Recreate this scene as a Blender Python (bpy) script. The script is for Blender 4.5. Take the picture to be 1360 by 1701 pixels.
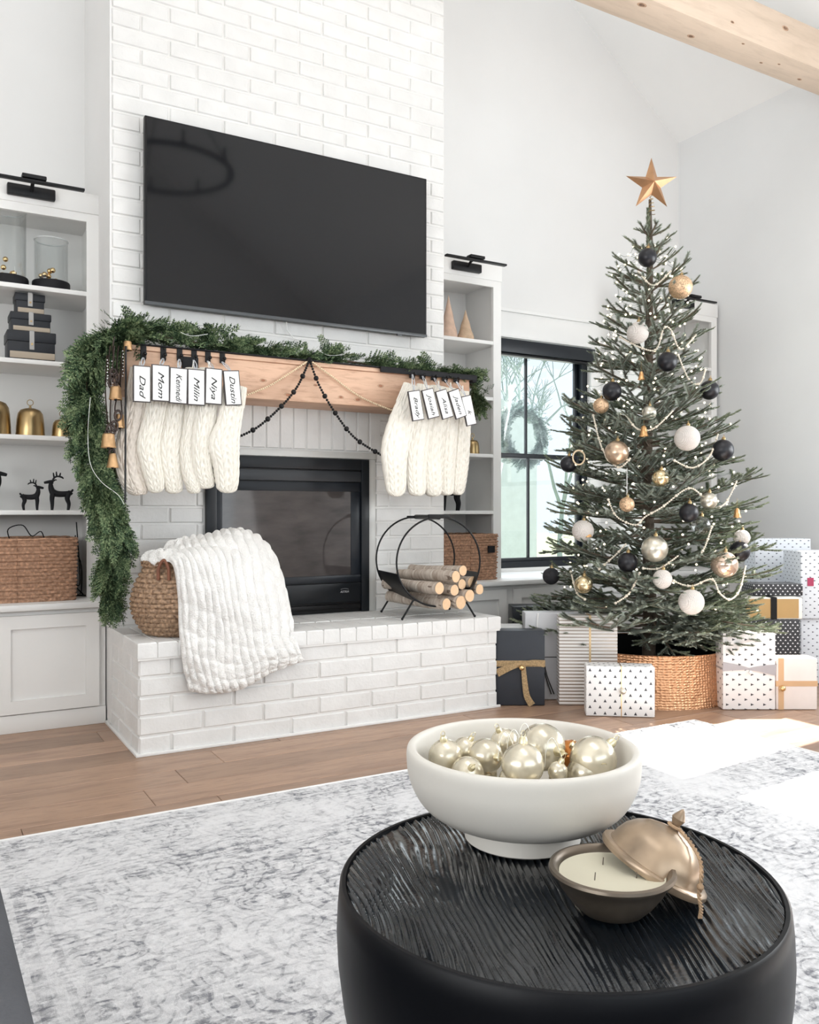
import bpy, bmesh, math, random
from math import sin, cos, pi, radians, sqrt, atan2, exp
from mathutils import Vector, Matrix, noise, Euler

for o in list(bpy.data.objects): bpy.data.objects.remove(o)
S = bpy.context.scene
C = S.collection
random.seed(11)

# ------------------------------------------------------------------ camera
CAMH = 0.95; FPX = 1420.0; U0 = 680.0; V0 = 850.5
cd = bpy.data.cameras.new('camera'); cam = bpy.data.objects.new('camera', cd); C.objects.link(cam)
cam.location = (0, 0, CAMH); cam.rotation_euler = (radians(90), 0, radians(-30))
cd.sensor_fit = 'HORIZONTAL'; cd.sensor_width = 36; cd.lens = 36 * FPX / 1360.0
cd.clip_start = 0.02; cd.clip_end = 200
S.camera = cam
# ------------------------------------------------------------------ exposure, world, sun, daylight, added fill
S.view_settings.view_transform = 'Standard'; S.view_settings.look = 'None'
S.view_settings.gamma = 1; S.view_settings.use_curve_mapping = False
S.view_settings.exposure = 0.0
W = bpy.data.worlds.new('world'); S.world = W; W.use_nodes = True
bg = W.node_tree.nodes['Background']; bg.inputs[0].default_value = (0.80, 0.92, 1.0, 1); bg.inputs[1].default_value = 1.25
def light(name, kind, loc, direction, energy, color=(1, 1, 1), sx=1, sy=1, angle=None):
    l = bpy.data.lights.new(name, kind); l.energy = energy; l.color = color
    if kind == 'AREA': l.shape = 'RECTANGLE'; l.size = sx; l.size_y = sy
    if angle is not None: l.angle = angle
    o = bpy.data.objects.new(name, l); C.objects.link(o); o.location = loc
    o.rotation_euler = Vector(direction).to_track_quat('-Z', 'Y').to_euler()
    return o
light('sun', 'SUN', (8, 3, 8), (-1, -0.10, -0.80), 26.0, (1.0, 0.96, 0.9), angle=radians(0.6))
light('daylight_front_window', 'AREA', (1.2, -3.35, 1.9), (0, 1, 0.35), 60, (0.97, 0.985, 1.0), 5.4, 3.0)
light('daylight_right_window', 'AREA', (4.93, 0.7, 1.75), (-1, 0.1, 0.25), 145, (0.95, 0.98, 1.0), 3.4, 1.5)
light('added_left_fill', 'AREA', (-2.93, 0.2, 1.7), (1, 0.25, 0.9), 180, (0.97, 0.99, 1.0), 3.2, 1.6)  # added fill lifting ceiling and right wall; the left wall has no window
light('added_roof_fill', 'AREA', (1.0, .3, 5.9), (0, -.05, -1), 48, (1.0, 0.99, 0.97), 1.6, 3.6)  # added top-down fill under the ridge; the ceiling has no opening
light('daylight_back_window', 'AREA', (3.6, 4.66, 1.3), (0, -1, 0), 9, (0.9, 0.96, 1.0), 0.95, 1.3)

# ------------------------------------------------------------------ helpers
def W3(u, v, Y):
    """point of the depth plane Y = const that the photograph shows at (u, v)"""
    t = (u - U0) / FPX; q = (V0 - v) / FPX
    dx, dy = .5 + .8660254 * t, .8660254 - .5 * t
    s = Y / dy
    return Vector((dx * s, Y, CAMH + q * s))
def WF(u, v, z=0.0):
    t = (u - U0) / FPX; s = (CAMH - z) * FPX / (v - V0)
    return Vector(((.5 + .8660254 * t) * s, (.8660254 - .5 * t) * s, z))

MATS = {}
def nd(nt, typ, **kw):
    n = nt.nodes.new(typ)
    for k, v in kw.items():
        if k in ('operation', 'blend_type', 'data_type', 'wave_type', 'feature', 'noise_dimensions', 'bands_direction', 'wave_profile', 'distance', 'use_clamp', 'interpolation_type'):
            setattr(n, k, v)
        else:
            kk = int(k[1:]) if k[0] == 'i' and k[1:].isdigit() else k.replace('_', ' ')
            if isinstance(v, bpy.types.NodeSocket): nt.links.new(v, n.inputs[kk])
            else: n.inputs[kk].default_value = v
    return n
def mth(nt, op, a, b=None, c=None, clamp=False):
    n = nt.nodes.new('ShaderNodeMath'); n.operation = op; n.use_clamp = clamp
    for i, x in enumerate((a, b, c)):
        if x is None: continue
        if isinstance(x, bpy.types.NodeSocket): nt.links.new(x, n.inputs[i])
        else: n.inputs[i].default_value = x
    return n.outputs[0]
def mixc(nt, f, a, b):
    n = nt.nodes.new('ShaderNodeMix'); n.data_type = 'RGBA'
    for i, x in ((0, f), (6, a), (7, b)):
        if isinstance(x, bpy.types.NodeSocket): nt.links.new(x, n.inputs[i])
        elif i == 0: n.inputs[0].default_value = x
        else: n.inputs[i].default_value = (*x, 1) if len(x) == 3 else x
    return n.outputs[2]
def ramp(nt, f, stops):
    n = nt.nodes.new('ShaderNodeValToRGB'); nt.links.new(f, n.inputs[0])
    e = n.color_ramp.elements
    while len(e) < len(stops): e.new(0.5)
    for el, (p, c) in zip(e, stops):
        el.position = p; el.color = (*c, 1) if len(c) == 3 else c
    return n.outputs[0]
def base(name, color, rough=0.5, metal=0.0, spec=0.5):
    m = bpy.data.materials.new(name); m.use_nodes = True
    nt = m.node_tree; b = nt.nodes['Principled BSDF']
    b.inputs['Base Color'].default_value = (*color, 1); b.inputs['Roughness'].default_value = rough
    b.inputs['Metallic'].default_value = metal; b.inputs['Specular IOR Level'].default_value = spec
    return m, nt, b
def coords(nt, kind='Object', scale=(1, 1, 1), rot=(0, 0, 0)):
    tc = nt.nodes.new('ShaderNodeTexCoord'); mp = nt.nodes.new('ShaderNodeMapping')
    mp.inputs['Scale'].default_value = scale; mp.inputs['Rotation'].default_value = rot
    nt.links.new(tc.outputs[kind], mp.inputs[0]); return mp.outputs[0]
def bump(nt, b, h, strength=0.3, dist=0.01):
    n = nt.nodes.new('ShaderNodeBump'); n.inputs['Strength'].default_value = strength; n.inputs['Distance'].default_value = dist
    nt.links.new(h, n.inputs['Height']); nt.links.new(n.outputs[0], b.inputs['Normal'])
def M(name, color, rough=0.5, metal=0.0, vary=0.05, scale=8, bmp=0.0, bscale=60, bdist=0.004, spec=0.5, stretch=(1, 1, 1)):
    """plain procedural material: mottled colour and fine relief"""
    if name in MATS: return MATS[name]
    m, nt, b = base(name, color, rough, metal, spec)
    co = coords(nt, 'Object', stretch)
    n = nd(nt, 'ShaderNodeTexNoise', Vector=co, Scale=scale, Detail=3.0)
    lo = tuple(c * (1 - vary) for c in color); hi = tuple(min(1, c * (1 + vary)) for c in color)
    nt.links.new(ramp(nt, n.outputs[0], [(0.3, lo), (0.7, hi)]), b.inputs['Base Color'])
    if bmp:
        n2 = nd(nt, 'ShaderNodeTexNoise', Vector=co, Scale=bscale, Detail=4.0)
        bump(nt, b, n2.outputs[0], bmp, bdist)
    MATS[name] = m; return m

class MB:
    def __init__(s): s.v = []; s.f = []; s.m = []; s.uv = {}; s.mi = 0
    def add(s, vs, fs, mat=None, mi=None):
        k = len(s.v)
        s.v += [tuple(mat @ Vector(p)) for p in vs] if mat is not None else [tuple(p) for p in vs]
        s.f += [tuple(i + k for i in f) for f in fs]; s.m += [s.mi if mi is None else mi] * len(fs); return s
    def box(s, x0, x1, y0, y1, z0, z1, mat=None):
        return s.add([(x0, y0, z0), (x1, y0, z0), (x1, y1, z0), (x0, y1, z0), (x0, y0, z1), (x1, y0, z1), (x1, y1, z1), (x0, y1, z1)],
                     [(0, 3, 2, 1), (4, 5, 6, 7), (0, 1, 5, 4), (1, 2, 6, 5), (2, 3, 7, 6), (3, 0, 4, 7)], mat)
    def lathe(s, prof, n=32, mat=None, closed=False):
        vs = []; fs = []; idx = []
        for r, z in prof:
            if r < 1e-6: idx.append([len(vs)] * n); vs.append((0, 0, z))
            else:
                idx.append([len(vs) + j for j in range(n)])
                vs += [(r * cos(2 * pi * j / n), r * sin(2 * pi * j / n), z) for j in range(n)]
        R = len(prof)
        for i in range(R if closed else R - 1):
            a, b = idx[i], idx[(i + 1) % R]
            for j in range(n):
                k = (j + 1) % n; q = [a[j], a[k], b[k], b[j]]; o = []
                for x in q:
                    if x not in o: o.append(x)
                if len(o) > 2: fs.append(tuple(o))
        return s.add(vs, fs, mat)
    def ball(s, c, r, nu=16, nv=10, sx=1, sy=1, sz=1):
        pr = [(r * sin(pi * i / nv), -r * cos(pi * i / nv)) for i in range(nv + 1)]
        pr[0] = (0, -r); pr[-1] = (0, r)
        return s.lathe(pr, nu, Matrix.Translation(c) @ Matrix.Diagonal((sx, sy, sz, 1)))
    def tube(s, pts, rad, n=8, cap=True, flat=1.0, up=None):
        pts = [Vector(p) for p in pts]; L = len(pts)
        if not hasattr(rad, '__len__'): rad = [rad] * L
        vs = []; fs = []; pn = None
        for i, p in enumerate(pts):
            t = (pts[min(i + 1, L - 1)] - pts[max(i - 1, 0)])
            t = t.normalized() if t.length > 1e-9 else Vector((0, 0, 1))
            if pn is None:
                a = Vector(up) if up else (Vector((0, 0, 1)) if abs(t.z) < .9 else Vector((1, 0, 0)))
                pn = a
            nn = pn - t * pn.dot(t)
            nn = nn.normalized() if nn.length > 1e-6 else t.orthogonal().normalized()
            pn = nn; bb = t.cross(nn)
            for j in range(n):
                a = 2 * pi * j / n
                vs.append(p + (nn * cos(a) * flat + bb * sin(a)) * rad[i])
        for i in range(L - 1):
            for j in range(n):
                k = (j + 1) % n; fs.append((i * n + j, i * n + k, (i + 1) * n + k, (i + 1) * n + j))
        if cap: fs.append(tuple(range(n - 1, -1, -1))); fs.append(tuple((L - 1) * n + j for j in range(n)))
        return s.add(vs, fs)
    def grid(s, fn, nu, nv, wrap=False):
        vs = [fn(i / nu, j / nv) for j in range(nv + 1) for i in range(nu + (0 if wrap else 1))]
        w = nu if wrap else nu + 1; fs = []
        for j in range(nv):
            for i in range(nu):
                k = (i + 1) % w if wrap else i + 1
                fs.append((j * w + i, j * w + k, (j + 1) * w + k, (j + 1) * w + i))
        return s.add(vs, fs)
    def mesh(s, name, mat, smooth=True, uvbox=False):
        me = bpy.data.meshes.new(name); me.from_pydata(s.v, [], s.f)
        for mm in (mat if isinstance(mat, (list, tuple)) else [mat]): me.materials.append(mm)
        if any(s.m): me.polygons.foreach_set('material_index', s.m)
        if smooth: me.polygons.foreach_set('use_smooth', [True] * len(me.polygons))
        if uvbox:
            uv = me.uv_layers.new(name='uv')
            for p in me.polygons:
                n = p.normal
                for li in p.loop_indices:
                    c = me.vertices[me.loops[li].vertex_index].co
                    if abs(n.y) >= abs(n.x) and abs(n.y) >= abs(n.z): q = (c.x, c.z)
                    elif abs(n.x) >= abs(n.z): q = (c.y, c.z)
                    else: q = (c.x, c.y)
                    uv.data[li].uv = q
        me.update(); return me
    def build(s, name, mat, parent=None, smooth=True, bevel=0, seg=2, uvbox=False, thick=0, sub=0):
        o = bpy.data.objects.new(name, s.mesh(name, mat, smooth, uvbox)); C.objects.link(o)
        if parent: o.parent = parent
        if thick:
            md = o.modifiers.new('solid', 'SOLIDIFY'); md.thickness = thick; md.offset = 0
        if sub:
            md = o.modifiers.new('sub', 'SUBSURF'); md.levels = md.render_levels = sub
        if bevel:
            md = o.modifiers.new('bevel', 'BEVEL'); md.width = bevel; md.segments = seg; md.limit_method = 'ANGLE'; md.angle_limit = radians(35)
        if smooth: edge_split(o)
        return o
def edge_split(o, ang=38):
    me = o.data
    if o.modifiers:
        md = o.modifiers.new('es', 'EDGE_SPLIT'); md.split_angle = radians(ang); md.use_edge_sharp = False
    else:
        try: me.set_sharp_from_angle(angle=radians(ang))
        except Exception: pass
def B(x0, x1, y0, y1, z0, z1): return MB().box(x0, x1, y0, y1, z0, z1)
def tag(o, label=None, cat=None, group=None, kind=None):
    if label: o['label'] = label
    if cat: o['category'] = cat
    if group: o['group'] = group
    if kind: o['kind'] = kind
    return o
def thing(name, label, cat, loc=(0, 0, 0), rz=0, group=None, rot=None):
    o = bpy.data.objects.new(name, None); C.objects.link(o); o.empty_display_size = .05
    o.location = loc; o.rotation_euler = rot if rot else (0, 0, rz)
    return tag(o, label, cat, group)
def inst(me, name, parent, loc=(0, 0, 0), rot=(0, 0, 0), sc=(1, 1, 1)):
    o = bpy.data.objects.new(name, me); C.objects.link(o)
    o.parent = parent; o.location = loc; o.rotation_euler = rot; o.scale = sc; return o
def copy_tree(r, loc, rz=None, label=None, sc=None):
    c = r.copy(); C.objects.link(c); c.location = loc
    if rz is not None: c.rotation_euler = (0, 0, rz)
    if sc: c.scale = (sc, sc, sc)
    if label: c['label'] = label
    for ch in r.children:
        k = ch.copy(); C.objects.link(k); k.parent = c
        for g in ch.children:
            h = g.copy(); C.objects.link(h); h.parent = k
    return c
def spline(P, n):
    """Catmull-Rom through points P, n samples"""
    P = [Vector(p) for p in P]; out = []
    for i in range(n):
        t = i / (n - 1) * (len(P) - 1); k = min(int(t), len(P) - 2); t -= k
        a, b, c, d = P[max(k - 1, 0)], P[k], P[k + 1], P[min(k + 2, len(P) - 1)]
        out.append(.5 * ((2 * b) + (c - a) * t + (2 * a - 5 * b + 4 * c - d) * t * t + (3 * b - a - 3 * c + d) * t ** 3))
    return out

# ------------------------------------------------------------------ materials
def wood_mat(name, c1, c2, dark, axis='x', gs=1.0, knots=True, rough=.55, per_object=False, bmp=.15, dk=.35, kr=1.0):
    m, nt, b = base(name, c1, rough)
    sc = {'x': (1, 7, 7), 'y': (7, 1, 7), 'z': (7, 7, 1)}[axis]
    co = coords(nt, 'Object', tuple(k * gs for k in sc))
    if per_object:
        oi = nt.nodes.new('ShaderNodeObjectInfo')
        sh = nt.nodes.new('ShaderNodeVectorMath'); sh.operation = 'ADD'
        cmb = nt.nodes.new('ShaderNodeCombineXYZ')
        for i in range(3): nt.links.new(mth(nt, 'MULTIPLY', oi.outputs['Random'], 37.0 + 11 * i), cmb.inputs[i])
        nt.links.new(co, sh.inputs[0]); nt.links.new(cmb.outputs[0], sh.inputs[1]); co = sh.outputs[0]
    n1 = nd(nt, 'ShaderNodeTexNoise', Vector=co, Scale=2.2, Detail=6.0, Roughness=.6, Distortion=.6)
    n2 = nd(nt, 'ShaderNodeTexNoise', Vector=co, Scale=9.0, Detail=5.0, Roughness=.65)
    col = ramp(nt, n1.outputs[0], [(.3, c2), (.5, c1), (.72, tuple(min(1, x * 1.08) for x in c1))])
    f = ramp(nt, n2.outputs[0], [(.36, (1, 1, 1)), (.5, (0, 0, 0))])
    col = mixc(nt, mth(nt, 'MULTIPLY', f, dk), col, dark)
    if knots:
        v = nd(nt, 'ShaderNodeTexVoronoi', Vector=coords(nt, 'Object', tuple(.5 * gs * k for k in {'x': (1.3, 3, 3), 'y': (3, 1.3, 3), 'z': (3, 3, 1.3)}[axis])), Scale=2.6, Randomness=1.0)
        kf = ramp(nt, v.outputs['Distance'], [(.0, (1, 1, 1)), (.06 * kr, (.85, .85, .85)), (.10 * kr, (0, 0, 0))])
        col = mixc(nt, mth(nt, 'MULTIPLY', kf, .75), col, dark)
    if per_object:
        hs = nt.nodes.new('ShaderNodeHueSaturation'); nt.links.new(col, hs.inputs['Color'])
        nt.links.new(mth(nt, 'MULTIPLY_ADD', oi.outputs['Random'], .42, .80), hs.inputs['Value']); col = hs.outputs[0]
    nt.links.new(col, b.inputs['Base Color'])
    bump(nt, b, n2.outputs[0], bmp, .003)
    MATS[name] = m; return m
m_wall = M('wall_paint', (.785, .78, .77), .75, vary=.012, scale=3, bmp=.05, bscale=220, bdist=.001)
m_wallr = M('side_wall_paint_lifted', (.80, .805, .805), .75, vary=.012, scale=3, bmp=.05, bscale=220, bdist=.001)  # lighter copy of the wall paint, lifting the right wall's light by colour
m_ceil = M('ceiling_paint_lifted', (.92, .92, .91), .8, vary=.01, scale=3)  # whiter than the walls to put the ceiling's bounce light into its colour
m_trim = M('white_trim_paint', (.83, .825, .81), .42, vary=.012, scale=4)
m_cab = M('cabinet_paint', (.85, .84, .82), .42, vary=.015, scale=4)
m_black = M('black_metal', (.004, .004, .005), .42, vary=.2, scale=20, spec=.3)
m_blackmatte = M('matte_black', (.008, .008, .010), .6, vary=.15, scale=14, bmp=.05, spec=.3)
m_navy = M('blackened_frame', (.006, .009, .014), .4, vary=.12, scale=10, spec=.35)
def brick_mat():
    m, nt, b = base('painted_brick', (.77, .765, .75), .6)
    co = coords(nt, 'Object'); oi = nt.nodes.new('ShaderNodeObjectInfo')
    sh = nt.nodes.new('ShaderNodeVectorMath'); sh.operation = 'ADD'; nt.links.new(co, sh.inputs[0])
    cmb = nt.nodes.new('ShaderNodeCombineXYZ'); nt.links.new(mth(nt, 'MULTIPLY', oi.outputs['Random'], 50), cmb.inputs[0]); nt.links.new(cmb.outputs[0], sh.inputs[1])
    n = nd(nt, 'ShaderNodeTexNoise', Vector=sh.outputs[0], Scale=26, Detail=6.0, Roughness=.6)
    v = nd(nt, 'ShaderNodeTexNoise', Vector=sh.outputs[0], Scale=7, Detail=2.0)
    nt.links.new(ramp(nt, v.outputs[0], [(.35, (.735, .73, .715)), (.65, (.79, .785, .77))]), b.inputs['Base Color'])
    h = mth(nt, 'ADD', n.outputs[0], mth(nt, 'MULTIPLY', v.outputs[0], .8))
    bump(nt, b, h, .55, .006); return m
m_brick = brick_mat()
m_mortar = M('painted_mortar', (.80, .79, .77), .7, vary=.02, scale=12, bmp=.3, bscale=40)
m_floorw = wood_mat('oak_plank', (.37, .235, .16), (.28, .17, .115), (.15, .085, .055), 'x', 1.0, False, .38, True, .08)
m_mantel = wood_mat('cedar_mantel', (.66, .43, .30), (.54, .32, .21), (.30, .14, .08), 'x', .9, True, .6)
m_beam = wood_mat('pine_beam', (.64, .51, .40), (.57, .45, .345), (.26, .17, .11), 'x', .55, True, .6, dk=.14, kr=1.9)
def wicker_mat(name, c1, c2):
    m, nt, b = base(name, c1, .65)
    n = nd(nt, 'ShaderNodeTexNoise', Vector=coords(nt), Scale=85.0, Detail=3.0)
    nt.links.new(ramp(nt, n.outputs[0], [(.25, c2), (.5, c1), (.75, tuple(min(1, x * 1.7) for x in c1))]), b.inputs['Base Color'])
    bump(nt, b, nd(nt, 'ShaderNodeTexNoise', Vector=coords(nt), Scale=160.0, Detail=2.0).outputs[0], .3, .003); return m
m_wick = wicker_mat('seagrass_wicker', (.37, .21, .13), (.25, .135, .08))
m_wick2 = wicker_mat('dark_seagrass', (.33, .215, .135), (.11, .06, .035))
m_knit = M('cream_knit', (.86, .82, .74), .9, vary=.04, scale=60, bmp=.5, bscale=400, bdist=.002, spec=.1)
m_knit_shade = M('shaded_knit', (.70, .635, .565), .9, vary=.05, scale=60, bmp=.5, bscale=400, bdist=.002, spec=.1)  # cream knit darkened: the shade on one stocking put into its colour
m_fur = M('faux_fur', (.90, .885, .86), .95, vary=.04, scale=26, bmp=.9, bscale=170, bdist=.008, spec=.05)
m_brass = M('aged_brass', (.42, .30, .15), .32, 1.0, vary=.3, scale=6)
m_rust = M('rustic_bell_metal', (.60, .38, .20), .45, .85, vary=.3, scale=14, bmp=.3)
m_gold = M('gold', (.85, .60, .30), .25, 1.0, vary=.1)
m_copper = M('star_copper', (.62, .36, .20), .38, .9, vary=.15, scale=12)
def glass_mat(name='clear_glass', rough=0.0):
    m, nt, b = base(name, (1, 1, 1), rough)
    b.inputs['Transmission Weight'].default_value = 1; b.inputs['IOR'].default_value = 1.05; MATS[name] = m; return m
m_glass = glass_mat()
def pane_mat():
    m = bpy.data.materials.new('window_glass'); m.use_nodes = True; nt = m.node_tree; nt.nodes.clear()
    out = nt.nodes.new('ShaderNodeOutputMaterial'); mx = nt.nodes.new('ShaderNodeMixShader')
    tr = nt.nodes.new('ShaderNodeBsdfTransparent'); gl = nt.nodes.new('ShaderNodeBsdfGlossy'); gl.inputs['Roughness'].default_value = .02
    mx.inputs[0].default_value = .06
    nt.links.new(tr.outputs[0], mx.inputs[1]); nt.links.new(gl.outputs[0], mx.inputs[2]); nt.links.new(mx.outputs[0], out.inputs[0]); return m
m_pane = pane_mat()
# ------------------------------------------------------------------ structure
YB = 4.575; XR = 4.99; XL = -3.0; YF = -3.5; EAVE = 3.737; RIDGEX = 1.0; SL = 0.72
RIDGE = EAVE + (XR - RIDGEX) * SL
def struct(name, mb, m, parent=None, **k):
    o = mb.build(name, m, parent, **k)
    if not parent: o['kind'] = 'structure'
    return o
fl = struct('floor', B(XL - .1, XR + .1, YF - .1, YB + .1, -.12, -.012), M('subfloor', (.25, .15, .1), .8), smooth=False)
# oak planks, in rows along the fireplace wall
pw = .178; plank_cache = {}
def plank_mesh(L):
    k = round(L, 2)
    if k not in plank_cache:
        mb = MB(); e = .0015
        a, b2 = L / 2 - .0008, pw / 2 - .0008
        mb.v = [(-a, -b2, -.012), (a, -b2, -.012), (a, b2, -.012), (-a, b2, -.012), (-a, -b2, -e), (a, -b2, -e), (a, b2, -e), (-a, b2, -e),
                (-a + e, -b2 + e, 0), (a - e, -b2 + e, 0), (a - e, b2 - e, 0), (-a + e, b2 - e, 0)]
        mb.f = [(8, 9, 10, 11), (4, 5, 9, 8), (5, 6, 10, 9), (6, 7, 11, 10), (7, 4, 8, 11), (0, 1, 5, 4), (1, 2, 6, 5), (2, 3, 7, 6), (3, 0, 4, 7)]
        mb.m = [0] * len(mb.f)
        plank_cache[k] = mb.mesh('plank', m_floorw, False)
    return plank_cache[k], k
rr = random.Random(5); row = 0; y = 4.14
while y > 1.2:
    x = -.9 - rr.uniform(0, .9)
    while x < XR:
        L = rr.choice([1.2, 1.2, .9, .6, 1.2])
        me, L = plank_mesh(L)
        if x + L > -.6 and x < XR:
            if x + L < XR: inst(me, 'plank', fl, (x + L / 2, y, 0))
            else: me2, L2 = plank_mesh(max(.05, XR - x)); inst(me2, 'plank', fl, (x + L2 / 2, y, 0))
        x += L
    y -= pw; row += 1
struct('floor_border', B(XL, XR, YF, 1.2 - .05, -.012, 0), m_floorw, fl, smooth=False)

WX0, WX1, WZ0, WZ1 = 3.10, 4.10, .577, 2.085
mb = MB(); T = .16
mb.box(XL, WX0, YB, YB + T, 0, EAVE); mb.box(WX1, XR + T, YB, YB + T, 0, EAVE); mb.box(WX0, WX1, YB, YB + T, 0, WZ0); mb.box(WX0, WX1, YB, YB + T, WZ1, EAVE)
mb.add([(XL, YB, EAVE), (XR, YB, EAVE), (RIDGEX, YB, RIDGE), (XL, YB + T, EAVE), (XR, YB + T, EAVE), (RIDGEX, YB + T, RIDGE)], [(0, 1, 2), (5, 4, 3), (0, 2, 5, 3), (1, 4, 5, 2)])
struct('wall_back', mb, m_wall, smooth=False)
mb = MB()
wy = [(2.36, 3.16), (1.20, 2.20), (-1.0, 1.0)]; z0, z1 = 1.20, 2.24
prev = YF
for a, b2 in sorted(wy):
    mb.box(XR, XR + T, prev, a, 0, EAVE); mb.box(XR, XR + T, a, b2, 0, z0); mb.box(XR, XR + T, a, b2, z1, EAVE); prev = b2
mb.box(XR, XR + T, prev, YB + T, 0, EAVE)
struct('wall_right', mb, m_wallr, smooth=False)
struct('wall_left', B(XL - T, XL, YF, YB, 0, EAVE), m_wall, smooth=False)
mb = MB(); fx0, fx1, fz0, fz1 = -1.4, 3.8, .5, 3.4
mb.box(XL, fx0, YF - T, YF, 0, EAVE); mb.box(fx1, XR, YF - T, YF, 0, EAVE); mb.box(fx0, fx1, YF - T, YF, 0, fz0); mb.box(fx0, fx1, YF - T, YF, fz1, EAVE)
mb.add([(XL, YF, EAVE), (XR, YF, EAVE), (RIDGEX, YF, RIDGE), (XL, YF - T, EAVE), (XR, YF - T, EAVE), (RIDGEX, YF - T, RIDGE)], [(2, 1, 0), (3, 4, 5), (3, 5, 2, 0), (2, 5, 4, 1)])
struct('wall_front', mb, m_wall, smooth=False)
mb = MB()
for xe in (XR, XL - .0):
    sl = (RIDGE - EAVE) / (xe - RIDGEX)
    q = [(xe, YF - T, EAVE), (xe, YB + T, EAVE), (RIDGEX, YB + T, RIDGE), (RIDGEX, YF - T, RIDGE)]
    mb.add(q + [(a, b2, c + .15) for a, b2, c in q], [(0, 1, 2, 3), (7, 6, 5, 4), (0, 4, 5, 1), (2, 6, 7, 3)])
struct('ceiling', mb, m_ceil, smooth=False)
# beam: real tie beam spanning the vault under the slopes
bm_ = thing('ceiling_beam', 'large pale knotty pine beam crossing the top right under the sloped ceiling', 'beam', (1.1, 3.143, 3.467))
B(-4.0, 3.885, -.097, .097, 0, .228).build('timber', m_beam, bm_, bevel=.006)
m_knot = M('knot_brown', (.20, .115, .07), .7, vary=.4, scale=60)
m_knot2 = M('knot_ring', (.46, .30, .20), .7, vary=.25, scale=50)
def knot(parent, p, r, face, m=None):
    # an oval knot standing a hair proud of the sawn face; face 'z' looks down, 'y' looks to the room
    R_ = Matrix.Rotation(pi, 4, 'X') if face == 'z' else Matrix.Rotation(pi / 2, 4, 'X')
    for q, mm, h in ((1.0, m_knot2, .0006), (.6, m or m_knot, .0010)):
        MB().lathe([(0, h), (r * q, h), (r * q, -.002)], 18, Matrix.Translation(p) @ R_ @ Matrix.Diagonal((1.5, .75, 1, 1))).build('knot', mm, parent)
for x_, y_, r_ in ((1.28, .03, .012), (1.62, -.03, .010), (2.02, -.045, .020), (2.45, .03, .017), (2.75, -.06, .008), (3.0, .02, .009), (3.1, -.02, .008), (3.35, .03, .012)): knot(bm_, (x_, y_, 0), r_, 'z')
for x_, z_, r_ in ((1.75, .10, .014), (2.28, .13, .020), (2.62, .06, .010), (3.05, .15, .018), (1.3, .17, .010)): knot(bm_, (x_, -.097, z_), r_, 'y')
hole = MB()
hole.lathe([(0, -.002), (.011, -.002), (.011, .006), (0, .006)], 10, Matrix.Translation((0.66, -.097, .02)) @ Matrix.Rotation(pi / 2, 4, 'X'))
hole.build('bolt', m_black, bm_)

# ------------------------------------------------------------------ bricks
CH = .0762; BL = .254; CX0, CX1, YC = .748, 2.487, 3.928
bcache = {}
def brick_mesh(L, H, D, key=0):
    k = (round(L, 3), round(H, 3), round(D, 3), key)
    if k in bcache: return bcache[k]
    r = random.Random(hash(k) & 0xffff); e = .004; a, h = L / 2, H / 2
    j = lambda s=.0012: r.uniform(-s, s)
    v = []
    for (dx, y, dz) in ((0, D, 0), (0, e + .001, 0), (e, 0, e)):
        for sx, sz in ((-1, -1), (1, -1), (1, 1), (-1, 1)):
            v.append((sx * (a - dx) + j(), y + (j(.0016) if y < D else 0), sz * (h - dz) + j()))
    mb = MB(); f = [(8, 9, 10, 11)]
    for q in (0, 4):
        for i in range(4):
            n_ = (i + 1) % 4; f.append((q + i, q + n_, q + 4 + n_, q + 4 + i))
    mb.add(v, f); bcache[k] = mb.mesh('brick', m_brick, False); return bcache[k]
JT = .0095
def lay(parent, x0, x1, z0, n, yface, offs=0, skip=None, rot=0, origin=None, D=.016):
    rb = random.Random(3)
    for r_ in range(n):
        x = x0 - (BL / 2 if (r_ + offs) % 2 else 0)
        zc = z0 + CH * (r_ + .5)
        while x < x1 - .02:
            a, b2 = max(x, x0), min(x + BL, x1)
            segs = [(a, b2)]
            if skip:
                for (sx0, sx1, sz0, sz1) in skip:
                    ns = []
                    for (p, q) in segs:
                        if zc < sz0 or zc > sz1 or q <= sx0 or p >= sx1: ns.append((p, q)); continue
                        if p < sx0: ns.append((p, sx0))
                        if q > sx1: ns.append((sx1, q))
                    segs = ns
            for p, q in segs:
                L = q - p
                if L > .025:
                    L = round(L, 2) if L < BL - .001 else BL
                    me = brick_mesh(L - JT, CH - JT, D, rb.randrange(3))
                    if rot == 0: inst(me, 'brick', parent, ((p + q) / 2, yface, zc))
                    else: inst(me, 'brick', parent, (yface, (p + q) / 2, zc), (0, 0, -pi / 2))
            x += BL
HT = .44
FX0, FX1, FZ1 = 1.169, 2.020, 1.218
ch = struct('wall_chimney', MB(), m_mortar)
ch = ch  # breast built as mortar-coloured core with bricks laid on its face
me = MB(); yy = YC + .007
me.box(CX0, FX0 - .0, yy, YB, 0, FZ1 + .0); me.box(FX1 + .045, CX1, yy, YB, 0, FZ1); me.box(CX0, CX1, yy, YB, FZ1, 6.4)
me.box(FX0, FX1 + .045, yy, YB, 0, HT)
old = ch.data; ch.data = me.mesh('wall_chimney', m_mortar, False)
nrow = int((4.1 - HT) / CH)
SOL0, SOL1, SOLT = 1.115, 2.065, 1.262
lay(ch, CX0, CX1, HT, nrow, YC, 0, [(FX0 - .004, FX1 + .045, 0, FZ1 + .04), (SOL0, SOL1, FZ1, 1.47), (CX0, CX1, 1.475, 1.625), (.93, 2.28, 1.93, 2.66)])
x = SOL0 + .035
sme = brick_mesh(.070 - JT * .6, .235, .016, 1)
while x < SOL1:
    inst(sme, 'brick', ch, (x, YC - .001, 1.262 + .1175)); x += .0703
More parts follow.
